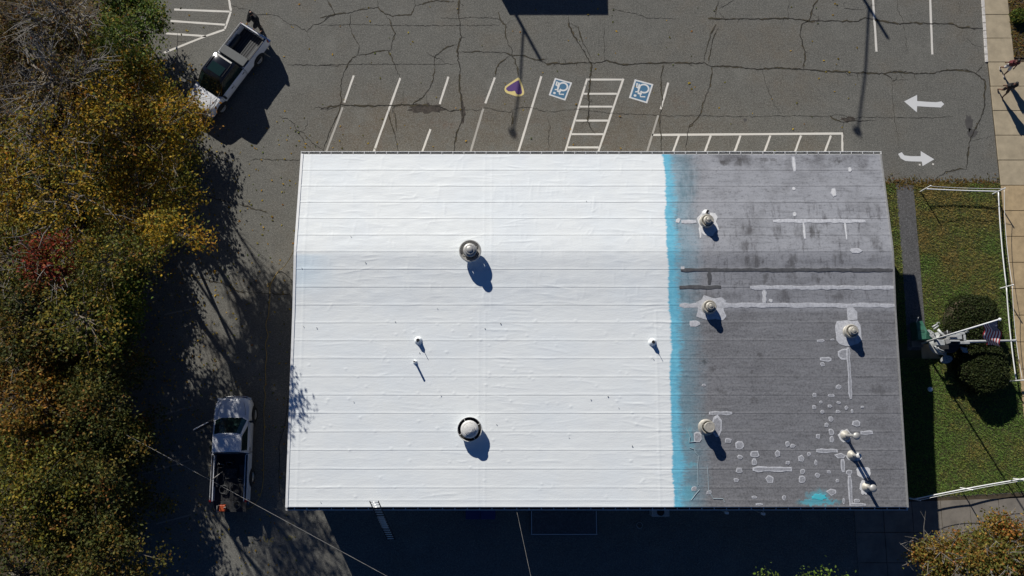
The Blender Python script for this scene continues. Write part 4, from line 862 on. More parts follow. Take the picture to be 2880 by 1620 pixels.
# ---------------------------------------------------------------- people
def skin_mesh(name, verts, edges, rad, m_, parent, sub=2):
    me = bpy.data.meshes.new(name); me.from_pydata([Vector(v) for v in verts], edges, []); me.materials.append(m_)
    o = link(name, me, parent); o.modifiers.new('skin', 'SKIN')
    for i, r_ in enumerate(rad):
        sv = me.skin_vertices[0].data[i]; sv.radius = (r_, r_) if not isinstance(r_, tuple) else r_; sv.use_root = (i == 0)
    s_ = o.modifiers.new('sub', 'SUBSURF'); s_.levels = sub; s_.render_levels = sub
    return o
def person(label, loc, rz, h, skin, top, legs, hair, step=.24, armf=.35, lean=.0, cap=None, longs=True, sleeves=None, arms_fwd=0.0, bulk=1.4):
    k = h / 1.75; t = thing('person', label, 'person', loc, rz); V = lambda x, y, z: (x * k + lean * max(0, z - .9) * k, y * k, z * k)
    J = dict(pel=V(0, 0, .95), sp=V(0, 0, 1.15), ch=V(.0, 0, 1.38), nk=V(.0, 0, 1.50), hd0=V(.01, 0, 1.57))
    fl, fr = step, -step
    J.update(hl=V(0, .09, .92), kl=V(fl * .6 + .05, .10, .50), al=V(fl, .10, .09), tl=V(fl + .16, .11, .035), hr=V(0, -.09, .92), kr=V(fr * .35 + .06, -.10, .50), ar=V(fr, -.10, .11), tr=V(fr + .15, -.11, .035))
    a1, a2 = armf, -armf
    if arms_fwd: a1 = a2 = arms_fwd
    J.update(sl=V(0, .17, 1.42), el=V(a1 * .25 - .02, .25, 1.15), wl=V(a1 * .75, .24, .93), ml=V(a1 * .9, .23, .85), sr=V(0, -.17, 1.42), er=V(a2 * .25 - .02, -.25, 1.15), wr=V(a2 * .75, -.24, .93), mr=V(a2 * .9, -.23, .85))
    Rr = dict(pel=.125, sp=.115, ch=.135, nk=.055, hd0=.055, hl=.088, kl=.058, al=.038, tl=.036, hr=.088, kr=.058, ar=.038, tr=.036, sl=.062, el=.043, wl=.030, ml=.036, sr=.062, er=.043, wr=.030, mr=.036)
    ks = list(J); E_ = [('pel', 'sp'), ('sp', 'ch'), ('ch', 'nk'), ('nk', 'hd0'), ('pel', 'hl'), ('hl', 'kl'), ('kl', 'al'), ('al', 'tl'), ('pel', 'hr'), ('hr', 'kr'), ('kr', 'ar'), ('ar', 'tr'), ('ch', 'sl'), ('sl', 'el'), ('el', 'wl'), ('wl', 'ml'), ('ch', 'sr'), ('sr', 'er'), ('er', 'wr'), ('wr', 'mr')]
    # fingers: short chains from each hand
    vs = [J[q_] for q_ in ks]; ed = [(ks.index(a), ks.index(b_)) for a, b_ in E_]; rd = [Rr[q_] * k for q_ in ks]
    for s_, hn in ((1, 'ml'), (-1, 'mr')):
        b0 = Vector(J[hn])
        for f_ in range(5):
            th = f_ == 4; off = Vector(((f_ - 1.5) * .018 * k if not th else .045 * k, (-.005 if not th else -.01 * s_) * k, (-.045 if not th else -.005) * k))
            i0 = len(vs); vs += [b0 + off, b0 + off + Vector((.01 * k, -.006 * s_ * k, -(.042, .048, .045, .036, .03)[f_] * k))]; rd += [.010 * k, .008 * k]; ed += [(ks.index(hn), i0), (i0, i0 + 1)]
    skin_mesh('body', vs, ed, rd, skin, t)
    hd = MB(); hc = Vector(J['hd0']) + Vector((.012 * k, 0, .10 * k)); n = 18
    rings = []
    for i in range(11):
        a = math.pi * i / 10; z = -math.cos(a) * .118; r_ = math.sin(a) ** .8 + .02; jaw = .86 if z < -.03 else 1.0
        rings.append([hc + Vector(((math.cos(b_) * .098 * r_ * jaw + (.012 if math.cos(b_) > .8 and -.045 < z < .01 else 0)) * k, math.sin(b_) * .076 * r_ * jaw * k, z * k)) for b_ in np.linspace(0, 2 * math.pi, n, endpoint=False)])
    head = hd.loft(rings).build('head', skin, t, True, fix=True)
    for s_ in (1, -1):
        MB().box(hc + Vector((0, s_ * .078 * k, 0)), (.035 * k, .015 * k, .055 * k)).build('ear', skin, head, bevel=.005)
        MB().box(hc + Vector((.088 * k, s_ * .03 * k, .01 * k)), (.012 * k, .022 * k, .012 * k)).build('eye', M['hair'], head)
    MB().box(hc + Vector((.086 * k, 0, -.055 * k)), (.012 * k, .045 * k, .010 * k)).build('mouth', M['maroon'], head)
    hr_ = MB().loft([[hc + (v - hc) * 1.10 + Vector((-.012 * k, 0, .012 * k)) for v in ring] for ring in rings[5:]]).build('hair', hair, t, True, fix=True)
    if cap: MB().lathe([(.05 * k, .0), (.045 * k, .012 * k), (.0, .018 * k)], 16, hc + Vector((-.03 * k, .0, .125 * k))).build('crown_spot', cap, t, True)
    # clothes
    skin_mesh('shirt', [J['pel'], J['sp'], J['ch'], V(.0, 0, 1.475), J['sl'], Vector(J['sl']).lerp(Vector(J['el']), .85), J['sr'], Vector(J['sr']).lerp(Vector(J['er']), .85)], [(0, 1), (1, 2), (2, 3), (2, 4), (4, 5), (2, 6), (6, 7)], [(.150 * k * bulk, .125 * k * bulk), (.142 * k * bulk, .12 * k * bulk), (.175 * k * bulk, .13 * k * bulk), .085 * k, .095 * k * bulk, .076 * k * bulk, .095 * k * bulk, .076 * k * bulk], top, t)
    if sleeves:
        for s_, e_, w_ in (('sl', 'el', 'wl'), ('sr', 'er', 'wr')): skin_mesh('sleeve', [J[s_], J[e_], J[w_]], [(0, 1), (1, 2)], [.098 * k * bulk, .080 * k * bulk, .060 * k * bulk], sleeves, t, 1)
    end = 1.0 if longs else .0
    for hp, kn, an in (('hl', 'kl', 'al'), ('hr', 'kr', 'ar')):
        e1 = Vector(J[kn]).lerp(Vector(J[an]), .85) if longs else Vector(J[hp]).lerp(Vector(J[kn]), .95)
        pts = [J['pel'], J[hp], J[kn], e1] if longs else [J['pel'], J[hp], e1]
        skin_mesh('trouser_leg', pts, [(i, i + 1) for i in range(len(pts) - 1)], [.135 * k, .105 * k, .078 * k, .066 * k][:len(pts)] if longs else [.135 * k, .105 * k, .092 * k], legs, t)
    for a_, o_ in (('al', 'tl'), ('ar', 'tr')): skin_mesh('shoe', [Vector(J[a_]) + Vector((-.05 * k, 0, -.045 * k)), Vector(J[o_]) + Vector((.03 * k, 0, .012 * k))], [(0, 1)], [.046 * k, .042 * k], M['shoe'] if top is not M['cblack'] else M['plastic'], t, 1)
    return t
f1, f2, f3 = at(2815, 202), at(2810, 264), at(737, 82)
person('person in a maroon top and white shorts walking on the pavement', (f1.x, f1.y, .045), R(-93), 1.62, M['skin2'], M['maroon'], M['cwhite'], M['hair'], .24, .2, .12, longs=False)
person('person in a black t-shirt and brown shorts walking on the pavement, nearer the arrows', (f2.x, f2.y, .045), R(-88), 1.60, M['skin2'], M['cblack'], M['brownc'], M['hair'], .26, .2, .10, longs=False)
person('person dressed all in black standing at the tailgate of the askew pickup', (f3.x, f3.y, 0), R(225), 1.92, M['skin'], M['cblack'], M['cblack'], M['hair'], .06, 0, .06, cap=M['skin'], sleeves=M['cblack'], arms_fwd=.5, bulk=1.85)

# ---------------------------------------------------------------- chain fences round the lawn
def fence(label, pts, h=1.13, chain=True):
    b0 = Vector(pts[0]); t = thing('chain_fence', label, 'fence', (b0.x, b0.y, 0)); P = [Vector((p.x - b0.x, p.y - b0.y, 0)) for p in pts]
    for p in P:
        po = MB().tube([p + Vector((0, 0, -.03)), p + Vector((0, 0, h))], .032, 10).build('post', M['white'], t, True, auto=40); MB().lathe([(.036, h), (.036, h + .015), (.02, h + .04), (0, h + .045)], 10, p).build('post_cap', M['white'], po, True)
    for a, b_ in zip(P[:-1], P[1:]):
        MB().tube([a.lerp(b_, i / 16) + Vector((0, 0, .55 - .018 * (b_ - a).length * 4 * (i / 16) * (1 - i / 16))) for i in range(17)], .03, 8).build('rail', M['white'], t, True)
        L = (b_ - a).length; n = 24; sg = .035 * L
        pts_ = [a.lerp(b_, i / n) + Vector((0, 0, h - .06 - sg * 4 * (i / n) * (1 - i / n))) for i in range(n + 1)]
        MB().tube(pts_, .012, 6).build('chain', M['white'], t, True)
    return t
fence('white post and chain fence along the top and pavement side of the lawn', [at(2588, 539), at(2791, 546), at(2813, 811), at(2840, 1072)])
fence('white post and chain fence along the bottom of the lawn by the building corner', [at(2557, 1401), at(2700, 1372), at(2850, 1346), at(3010, 1318)])

# ---------------------------------------------------------------- flagpole, flag, field gun
G5 = zm(2540, 870, 6.585)
pb = at(2587, 967, 0); ph = 7.0; tip = at(2813.4, 897.5, ph); lean = (tip - Vector((pb.x, pb.y, ph)))
fp = thing('flagpole', 'slim white flagpole leaning slightly, set in a dark block by the footpath', 'flagpole', (pb.x, pb.y, 0))
PT = lambda s_: Vector((lean.x * s_, lean.y * s_, ph * s_))
MB().tube([PT(.0), PT(.5), PT(.985)], [.05, .042, .03], 12).build('pole', M['white'], fp, True)
MB().lathe([(.02, 0)] + [(.07 * math.sin(a), .07 - .07 * math.cos(a)) for a in np.linspace(.3, 3.13, 9)], 16, PT(.985)).build('ball', M['white'], fp, True)
MB().box((-.22, -.02, .09), (.62, .34, .22)).build('base_block', M['conc'], fp, bevel=.02)
MB().tube([PT(.15) + Vector((.05, 0, 0)), PT(.97) + Vector((.05, 0, 0))], .006, 5).build('halyard', M['cable'], fp)
fl = thing('flag', 'striped flag with starred blue canton hanging limp from the flagpole top', 'flag', (pb.x, pb.y, 0))
mb = MB(); NU, NV = 40, 26; hoist, fly = 1.15, 1.55
top_, dirp = PT(.965), (PT(0) - PT(1)).normalized(); out = Vector((.42, -.9, 0)).normalized()
vs = []
for v in range(NV + 1):
    for u in range(NU + 1):
        a, b_ = u / NU, v / NV
        p = top_ + dirp * (hoist * b_) + Vector((.03, 0, 0))
        drop = fly * a * (.42 + .22 * b_); outd = fly * a * (.80 - .12 * b_)
        fold = .10 * math.sin(a * 9 + b_ * 3) * min(1, a * 3); side = Vector((out.y, -out.x, 0))
        p = p + out * outd + Vector((0, 0, -drop)) + side * (fold - .25 * a * (b_ - .2))
        vs.append(p)
fs = []; mi = []
for v in range(NV):
    for u in range(NU):
        i = v * (NU + 1) + u; fs.append((i, i + 1, i + NU + 2, i + NU + 1)); s_ = v // 2
        if u < NU * .4 and s_ < 7: mi.append(2 if not ((u + v) % 2 == 0 and u % 2 == 0 and 0 < v < 13) else 1)
        else: mi.append(0 if s_ % 2 == 0 else 1)
for f_, q_ in zip(fs, mi): mb.f.append(f_); mb.mi.append(q_)
mb.v = [tuple(p) for p in vs]; mb.build('cloth', [M['flag_red'], M['flag_white'], M['flag_blue']], fl, True)
gb = G5(880, 600, 1.1); gun = thing('field_gun', 'pale grey anti-aircraft gun on a pedestal with its barrel pointing over the fence', 'gun', (gb.x, gb.y, 0))
gl = lambda x, y, z: G5(x, y, z) - Vector((gb.x, gb.y, 0))
GP = M['gunpaint']
MB().lathe([(.62, 0), (.62, .06), (.45, .10), (.34, .5), (.28, .85), (.30, .92), (0, .92)], 28).build('pedestal', GP, gun, True, auto=40)
MB().lathe([(.55, .92), (.58, .95), (.55, 1.0), (0, 1.0)], 28).build('turntable', M['beddark'], gun, True, auto=40)
def gbox(nm, x0, y0, x1, y1, z0, z1, m_=None, rot=0.0, par=None):
    a, b_ = gl(x0, y0, (z0 + z1) / 2), gl(x1, y1, (z0 + z1) / 2); c_ = (a + b_) / 2
    return MB().box(c_, (abs(b_.x - a.x), abs(a.y - b_.y), z1 - z0), Matrix.Rotation(rot, 3, 'Z')).build(nm, m_ or GP, par or gun, bevel=.015)
gbox('breech_box', 830, 470, 1060, 560, 1.25, 1.62); gbox('receiver', 590, 568, 750, 668, 1.3, 1.6); gbox('cradle', 750, 600, 1040, 655, 1.2, 1.45, M['beddark'])
gbox('sleeve', 1030, 592, 1216, 645, 1.36, 1.60); gbox('recoil_cylinder', 860, 568, 1040, 600, 1.5, 1.66); gbox('loader_tray', 850, 500, 1000, 520, 1.62, 1.72, M['galv'])
gbox('trunnion', 1010, 440, 1110, 475, 1.2, 1.6); gbox('side_plate', 1075, 478, 1126, 585, 1.15, 1.6); gbox('side_window', 1082, 505, 1120, 555, 1.6, 1.61, M['dark']); gbox('gear_case', 990, 410, 1060, 445, 1.1, 1.45); gbox('ammo_rack', 760, 540, 850, 640, 1.45, 1.7, M['galv'], .35)
MB().tube([gl(1120, 600, 1.52), gl(1600, 588, 1.55), gl(2060, 577, 1.58)], [.075, .06, .05], 16).build('barrel', GP, gun, True, auto=40)
MB().tube([gl(2040, 577.5, 1.58), gl(2085, 576, 1.583)], .068, 16).build('muzzle', GP, gun, True, auto=40)
def footplate(x, y, z, rx, ry, rot):
    c_ = gl(x, y, z); o = MB().prism([(c_.x + rx * math.cos(a) * math.cos(rot) - ry * math.sin(a) * math.sin(rot), c_.y + rx * math.cos(a) * math.sin(rot) + ry * math.sin(a) * math.cos(rot)) for a in np.linspace(0, 6.28, 16)[:-1]], z, z + .03).build('foot_plate', GP, gun)
    for i in range(3):
        for j in range(2):
            u, v = (i - 1) * rx * .5, (j - .5) * ry * .7
            MB().lathe([(.022, .0305), (.0, .031)], 8, (c_.x + u * math.cos(rot) - v * math.sin(rot), c_.y + u * math.sin(rot) + v * math.cos(rot), z)).build('hole', M['dark'], o)
footplate(525, 460, .75, .30, .14, R(-48)); footplate(800, 930, .45, .33, .20, R(15))
gbox('seat_post', 745, 795, 800, 880, .45, .55, None, .2)
for a, b_ in (((540, 330), (640, 270)), ((565, 370), (655, 305))): MB().tube([gl(*a, 1.0), gl(*b_, 1.0)], .045, 6).build('seat_slat', GP, gun, True)
MB().tube([gl(620, 250, 1.0), gl(665, 240, 1.0), gl(685, 275, 1.0)], .02, 6).build('seat_hook', GP, gun, True)
MB().tube([gl(640, 370, .95), gl(700, 440, 1.0), gl(800, 520, 1.1)], .075, 8).build('seat_arm', GP, gun, True)
MB().tube([gl(585, 680, 1.0), gl(610, 730, .95), gl(660, 790, .85), gl(735, 825, .7)], [.07, .07, .06, .05], 8).build('trail_arm', GP, gun, True)
MB().tube([gl(640, 705, 1.0), gl(680, 745, .98), gl(750, 770, .95), gl(850, 752, .95)], .035, 8).build('guard_rail', GP, gun, True)
MB().torus(gl(820, 425, 1.2), .10, .022, 20, 6, Matrix.Rotation(R(60), 3, 'Y')).build('hand_wheel', GP, gun, True); MB().torus(gl(1180, 425, 1.2), .09, .02, 20, 6, Matrix.Rotation(R(50), 3, 'X')).build('hand_wheel', GP, gun, True)
MB().tube([gl(1060, 430, 1.25), gl(1150, 425, 1.25), gl(1235, 430, 1.2)], .022, 6).build('crank', GP, gun, True)
MB().tube([gl(1060, 700, .9), gl(1130, 735, .9)], .05, 8).build('sight_arm', GP, gun, True)
for x, y in ((1100, 730), (1150, 735), (1125, 775), (1165, 785)): gbox('sight', x - 28, y - 22, x + 28, y + 22, .88, 1.0)
for x, y in ((1330, 450), (1400, 440), (1370, 465)): MB().tube([gl(x - 25, y + 8, .95), gl(x + 25, y - 14, .98)], .02, 6).build('sight_bar', GP, gun, True)
MB().tube([gl(1200, 440, 1.0), gl(1330, 450, .97)], .02, 6).build('sight_arm', GP, gun, True)
gc = G5(360, 400, .55); t = thing('metal_hood', 'dark green sheet-metal hood standing on the path end beside the gun', 'hood', (gc.x, gc.y, 0))
hl = lambda x, y, z: G5(x, y, z) - Vector((gc.x, gc.y, 0))
top4 = [hl(245, 225, .75), hl(360, 212, .75), hl(440, 375, .85), hl(560, 520, .70), hl(540, 560, .70), hl(420, 552, .8), hl(282, 560, .75)]
MB().loft([[Vector((v.x, v.y, .02)) for v in top4], top4]).build('shell', M['gungreen'], t, fix=True, bevel=.02)
MB().tube([hl(250, 380, .80), hl(400, 400, .83)], .012, 5).build('rib', M['beddark'], t); MB().tube([hl(245, 240, .8), hl(280, 145, .95)], .03, 6).build('handle', M['gunpaint'], t, True)
pd = MB().prism([G5(318, 650), G5(520, 640), G5(690, 912), G5(345, 915)], .0, .05).build('concrete_pad', M['slab2'], None, bevel=.01); tag(pd, 'small orange-brown concrete pad between the flagpole block and the gun', 'pad')
wb = at(2614, 1095); tag(MB().lathe([(.10, 0), (.13, .05), (.12, .12), (.05, .16), (0, .165)], 16, (wb.x, wb.y, 0)).build('sprinkler_cap', M['white'], None, True), 'small white cap lying on the grass near the building shadow', 'cap')

# ---------------------------------------------------------------- ladder, cables, hose, things behind the building
la, lb = at(1100, 1518, .05), at(1052, 1410, 4.25)
lt = thing('ladder', 'aluminium extension ladder leaning on the gutter at the bottom edge of the white roof', 'ladder', (la.x, la.y, 0))
d0 = lb - Vector((la.x, la.y, 0)); L0 = Vector((0, 0, .04))
for s_ in (-.2, .2): MB().loft([[q + Vector((s_ + dx, dy, 0)) for dx, dy in ((-.014, -.03), (.014, -.03), (.014, .03), (-.014, .03))] for q in (L0, d0)]).build('side_rail', M['beddark'], lt, fix=True)  # aluminium rails coloured near-black, painting in their backlit shade
nr = 17
for k in range(nr):
    q = L0.lerp(d0, (k + .6) / nr); MB().tube([q + Vector((-.19, 0, 0)), q + Vector((.19, 0, 0))], .02, 8).build('rung', M['alu'], lt, True)
    if 5 < k < 11: q = q + Vector((0, -.05, .06)); MB().tube([q + Vector((-.17, 0, 0)), q + Vector((.17, 0, 0))], .018, 8).build('rung', M['alu'], lt, True)
pole2 = at(1547, 1874, 6.5); pole1 = at(250, 1168, 3.6)
def upole(p, h, label):
    t = thing('utility_pole', label, 'utility pole', (p.x, p.y, 0)); MB().tube([(0, 0, -.1), (0, 0, h)], [.16, .12], 14).build('shaft', M['pole'], t, True); (MB().box((0, 0, h - .4), (1.8, .1, .12)).build('cross_arm', M['pole'], t) if h > 6 else MB().box((0, 0, h - .5), (.4, .1, .12)).build('cross_arm', M['pole'], t))
upole(pole2, 7.2, 'wooden utility pole south of the building carrying the overhead cables'); upole(pole1, 3.9, 'wooden utility pole among the trees beside the loaded pickup')
def cable(label, a, b_, sag, r=.013):
    pts = [a.lerp(b_, i / 30) + Vector((0, 0, -sag * 4 * (i / 30) * (1 - i / 30))) for i in range(31)]; tag(MB().tube(pts, r, 6).build('overhead_cable', M['cable'], None, True), label, 'cable')
cable('pale overhead cable slanting across the loaded pickup towards the bottom edge', pole1 - Vector((0, 0, .1)), pole2 - Vector((0, 0, .1)), .12, .0075)
cable('thin service cable dropping from the roof edge to the bottom of the picture', at(1453, 1436, 3.3), pole2 - Vector((0, 0, .3)), .08, .006)
hp = [onroof(832, 706) + Vector((-.12, 0, .05)), at(822, 714, 3.6), at(810, 735, 1.6), at(797, 752, .3)] + [Z5(*q, .02) for q in [(2100, 600), (2062, 655), (2040, 695), (2018, 715), (2022, 690), (2040, 700), (2036, 730), (2037, 780), (2030, 860), (2025, 930), (2008, 985), (2008, 1030), (2022, 1085), (2002, 1150), (2012, 1230), (2002, 1330), (2005, 1440)]] + [Z6(*q, .02) for q in [(1992, 30), (2002, 90), (1990, 200), (1994, 330), (1987, 480), (1990, 640), (1982, 760), (1960, 850), (1900, 930), (1840, 945)]]
def smooth_path(P, n=5):
    out_ = []
    for i in range(len(P) - 1):
        p0, p1, p2, p3 = P[max(i - 1, 0)], P[i], P[i + 1], P[min(i + 2, len(P) - 1)]
        for k in range(n):
            s_ = k / n; out_.append(.5 * ((2 * p1) + (p2 - p0) * s_ + (2 * p0 - 5 * p1 + 4 * p2 - p3) * s_ ** 2 + (3 * p1 - p0 - 3 * p2 + p3) * s_ ** 3))
    return out_ + [P[-1]]
tag(MB().tube(smooth_path(hp), .016, 6).build('spray_hose', M['hose'], None, True), 'thin yellow hose running down from the roof ridge past the loaded pickup', 'hose')
bh = [Z6(*q, .015) for q in [(2110, 820), (2105, 700), (2112, 560), (2105, 470), (2130, 380), (2150, 300), (2165, 200), (2175, 100)]]
tag(MB().tube(smooth_path(bh), .014, 6).build('black_hose', M['plastic'], None, True), 'black hose on the ground along the left side of the building', 'hose')
ZB = zm(800, 1360, 2.576)
pa, pbb = ZB(1790, 200, .22), ZB(2262, 368, .22)
pf = thing('loading_platform', 'low dark platform with a thin pale edge against the back of the building', 'platform', ((pa.x + pbb.x) / 2, (pa.y + pbb.y) / 2, 0))
W_, H_ = abs(pbb.x - pa.x), abs(pa.y - pbb.y)
MB().box((0, 0, .11), (W_, H_, .22)).build('slab', M['path'], pf)
for x, y, sx, sy in ((0, -H_ / 2, W_ + .06, .03), (-W_ / 2, 0.015, .03, H_ - .03), (W_ / 2, 0.015, .03, H_ - .03)): MB().box((x, y, .21), (sx, sy, .05)).build('edge_angle', M['alu'], pf)
rg = at(1798.5, 1477); tag(MB().torus((rg.x, rg.y, .03), .15, .025, 28, 8).build('hoop', M['cable'], None, True), 'small grey ring lying on the dark asphalt behind the building', 'ring')
def ac(px, py, label, s=(.9, .45, .75)):
    p = at(px, py, s[2]); t = thing('condenser', label, 'air conditioner', (p.x, p.y, 0)); MB().box((0, 0, s[2] / 2), s).build('casing', M['galv'], t, bevel=.02)
    MB().lathe([(.19, s[2] + .002), (.19, s[2] + .012), (0, s[2] + .014)], 20).build('fan_grille', M['dark'], t)
ac(1858, 1440, 'grey condenser box half hidden under the bottom roof edge near the blue strip')
def wbox(px, py, label, sz=(.14, .12, .30)):
    p = at(px, py, 1.6); t = thing('meter_box', label, 'meter box', (p.x, p.y, 1.45))
    MB().box((0, 0, 0), sz).build('case', M['white'], t, bevel=.015); MB().tube([(0, 0, -sz[2] / 2), (0, 0, -1.45)], .03, 8).build('conduit', M['galv'], t, True)
    MB().box((0, (WY0 - p.y) / 2, 0), (.05, abs(WY0 - p.y), .05)).build('bracket', M['galv'], t)
wbox(2046, 1443, 'small pale meter box under the bottom edge of the grey roof, left one'); wbox(2149, 1446, 'small pale meter box under the bottom edge of the grey roof, right one')
bp_ = ZB(1420, 212, .9); t = thing('dumpster', 'dark blue bin under the bottom roof edge right of the ladder', 'bin', (bp_.x, bp_.y + .1, 0))
MB().box((0, 0, .5), (1.5, .8, .9)).build('body', M['bluebin'], t, bevel=.03)
for s_ in (-.38, .38): MB().box((s_, 0, .97), (.72, .82, .05)).build('lid', M['bluebin'], t, bevel=.01)
# off-frame storage container and tall lamp posts whose shadows fall into the lot
def cast(px, py, h): g0 = at(px, py, 0); return Vector((g0.x - SHX * h, g0.y - SHY * h, h))
se, sw = cast(1711, 43, 2.7), cast(1434, 44, 2.7)
t = thing('storage_container', 'rust-brown storage container standing just beyond the top of the car park', 'container', ((se.x + sw.x) / 2, se.y + 1.2, 0))
Wc = se.x - sw.x; MB().box((0, 0, 1.35), (Wc, 2.4, 2.7)).build('shell', M['cont'], t)
for k in range(20): MB().box((-Wc / 2 + .2 + k * (Wc - .4) / 19, -1.215, 1.35), (.12, .03, 2.5)).build('corrugation', M['cont'], t)
def lamp(px, py, h, bx, by, hb, label):
    tp3 = cast(px, py, h); hd_ = cast(bx, by, hb); t = thing('lamp_post', label, 'lamp post', (tp3.x, tp3.y, 0), 0, 'tall lamp posts north of the lot'); o_ = Vector((tp3.x, tp3.y, 0))
    MB().tube([(0, 0, -.1), (0, 0, h)], [.12, .09], 12).build('post', M['pole'], t, True); e_ = hd_ - o_
    MB().tube([(0, 0, h - 1.1), Vector((0, 0, h - 1.1)).lerp(e_, .5) + Vector((0, 0, .12)), e_], .055, 8).build('arm', M['galv'], t, True)
    MB().lathe([(.06, .16), (.16, .10), (.22, -.04), (.2, -.09), (0, -.1)], 16, e_).build('lamp_head', M['galv'], t, True)
lamp(1520, 168, 8.0, 1443, 375, 10.2, 'tall lamp post with a long raised arm beyond the storage container'); lamp(2498, 108, 8.0, 2412, 370, 10.2, 'tall lamp post with a long raised arm beyond the two white lines at top right')

# ---------------------------------------------------------------- trees
PAL = {
 'gold': [((.33, .200, .022), 4), ((.24, .165, .022), 4), ((.125, .115, .020), 3), ((.25, .115, .020), 1.2), ((.065, .080, .018), 2)],
 'olive': [((.150, .125, .022), 4), ((.085, .095, .020), 4), ((.22, .155, .026), 2), ((.17, .085, .022), 1.2), ((.055, .065, .018), 2)],
 'green': [((.060, .095, .020), 4), ((.090, .115, .022), 3), ((.15, .135, .026), 2), ((.035, .055, .016), 2)],
 'dark': [((.045, .052, .017), 4), ((.065, .070, .019), 3), ((.11, .090, .023), 2), ((.15, .095, .024), 1.2), ((.17, .075, .022), .6)],
 'orange': [((.24, .115, .024), 3), ((.20, .125, .026), 3), ((.15, .075, .022), 2), ((.09, .080, .021), 3), ((.06, .060, .018), 1)],
 'red': [((.17, .026, .016), 4), ((.12, .020, .014), 2), ((.19, .070, .02), 1), ((.09, .06, .02), 2)],
 'brown': [((.11, .068, .025), 3), ((.15, .098, .032), 2), ((.085, .075, .025), 3), ((.13, .050, .02), .8)],
 'rust': [((.21, .125, .036), 3), ((.15, .135, .036), 3), ((.10, .105, .030), 3), ((.25, .105, .030), 1.5), ((.28, .195, .055), 1)],
 'hedge': [((.026, .036, .013), 4), ((.038, .048, .016), 3), ((.020, .028, .011), 2)],
 'lime': [((.10, .16, .030), 4), ((.15, .19, .04), 2), ((.06, .09, .025), 2)],
}
def leaves(center_pts, per, spread, size, pal, rg, flat=.35):
    n = len(center_pts) * per; cols = np.array([c for c, _ in PAL[pal]]); wt = np.array([w_ for _, w_ in PAL[pal]], float); wt /= wt.sum()
    cc = np.repeat(center_pts, per, 0)
    P_ = cc + rg.normal(0, 1, (n, 3)) * np.array([spread, spread, spread * .62])
    base = rg.choice(len(cols), len(center_pts), p=wt); leafi = np.where(rg.random(n) < .55, np.repeat(base, per), rg.choice(len(cols), n, p=wt))
    col = cols[leafi] * rg.uniform(.62, 1.35, (n, 1)) * rg.uniform(.9, 1.1, (n, 3))
    N_ = rg.normal(0, 1, (n, 3)); N_[:, 2] = np.abs(N_[:, 2]) + flat; N_ /= np.linalg.norm(N_, axis=1)[:, None]
    T_ = np.cross(N_, rg.normal(0, 1, (n, 3))); T_ /= np.linalg.norm(T_, axis=1)[:, None] + 1e-9; B_ = np.cross(N_, T_)
    s_ = size * rg.uniform(.6, 1.25, (n, 1)); curl = N_ * s_ * rg.uniform(-.15, .30, (n, 1))
    V = np.stack([P_ - T_ * s_, P_ + B_ * s_ * .62 + curl, P_ + T_ * s_ * 1.05, P_ - B_ * s_ * .62 + curl], 1)
    return V, np.clip(col * np.array([1.36, 1.36, 1.0]), 0, .6)
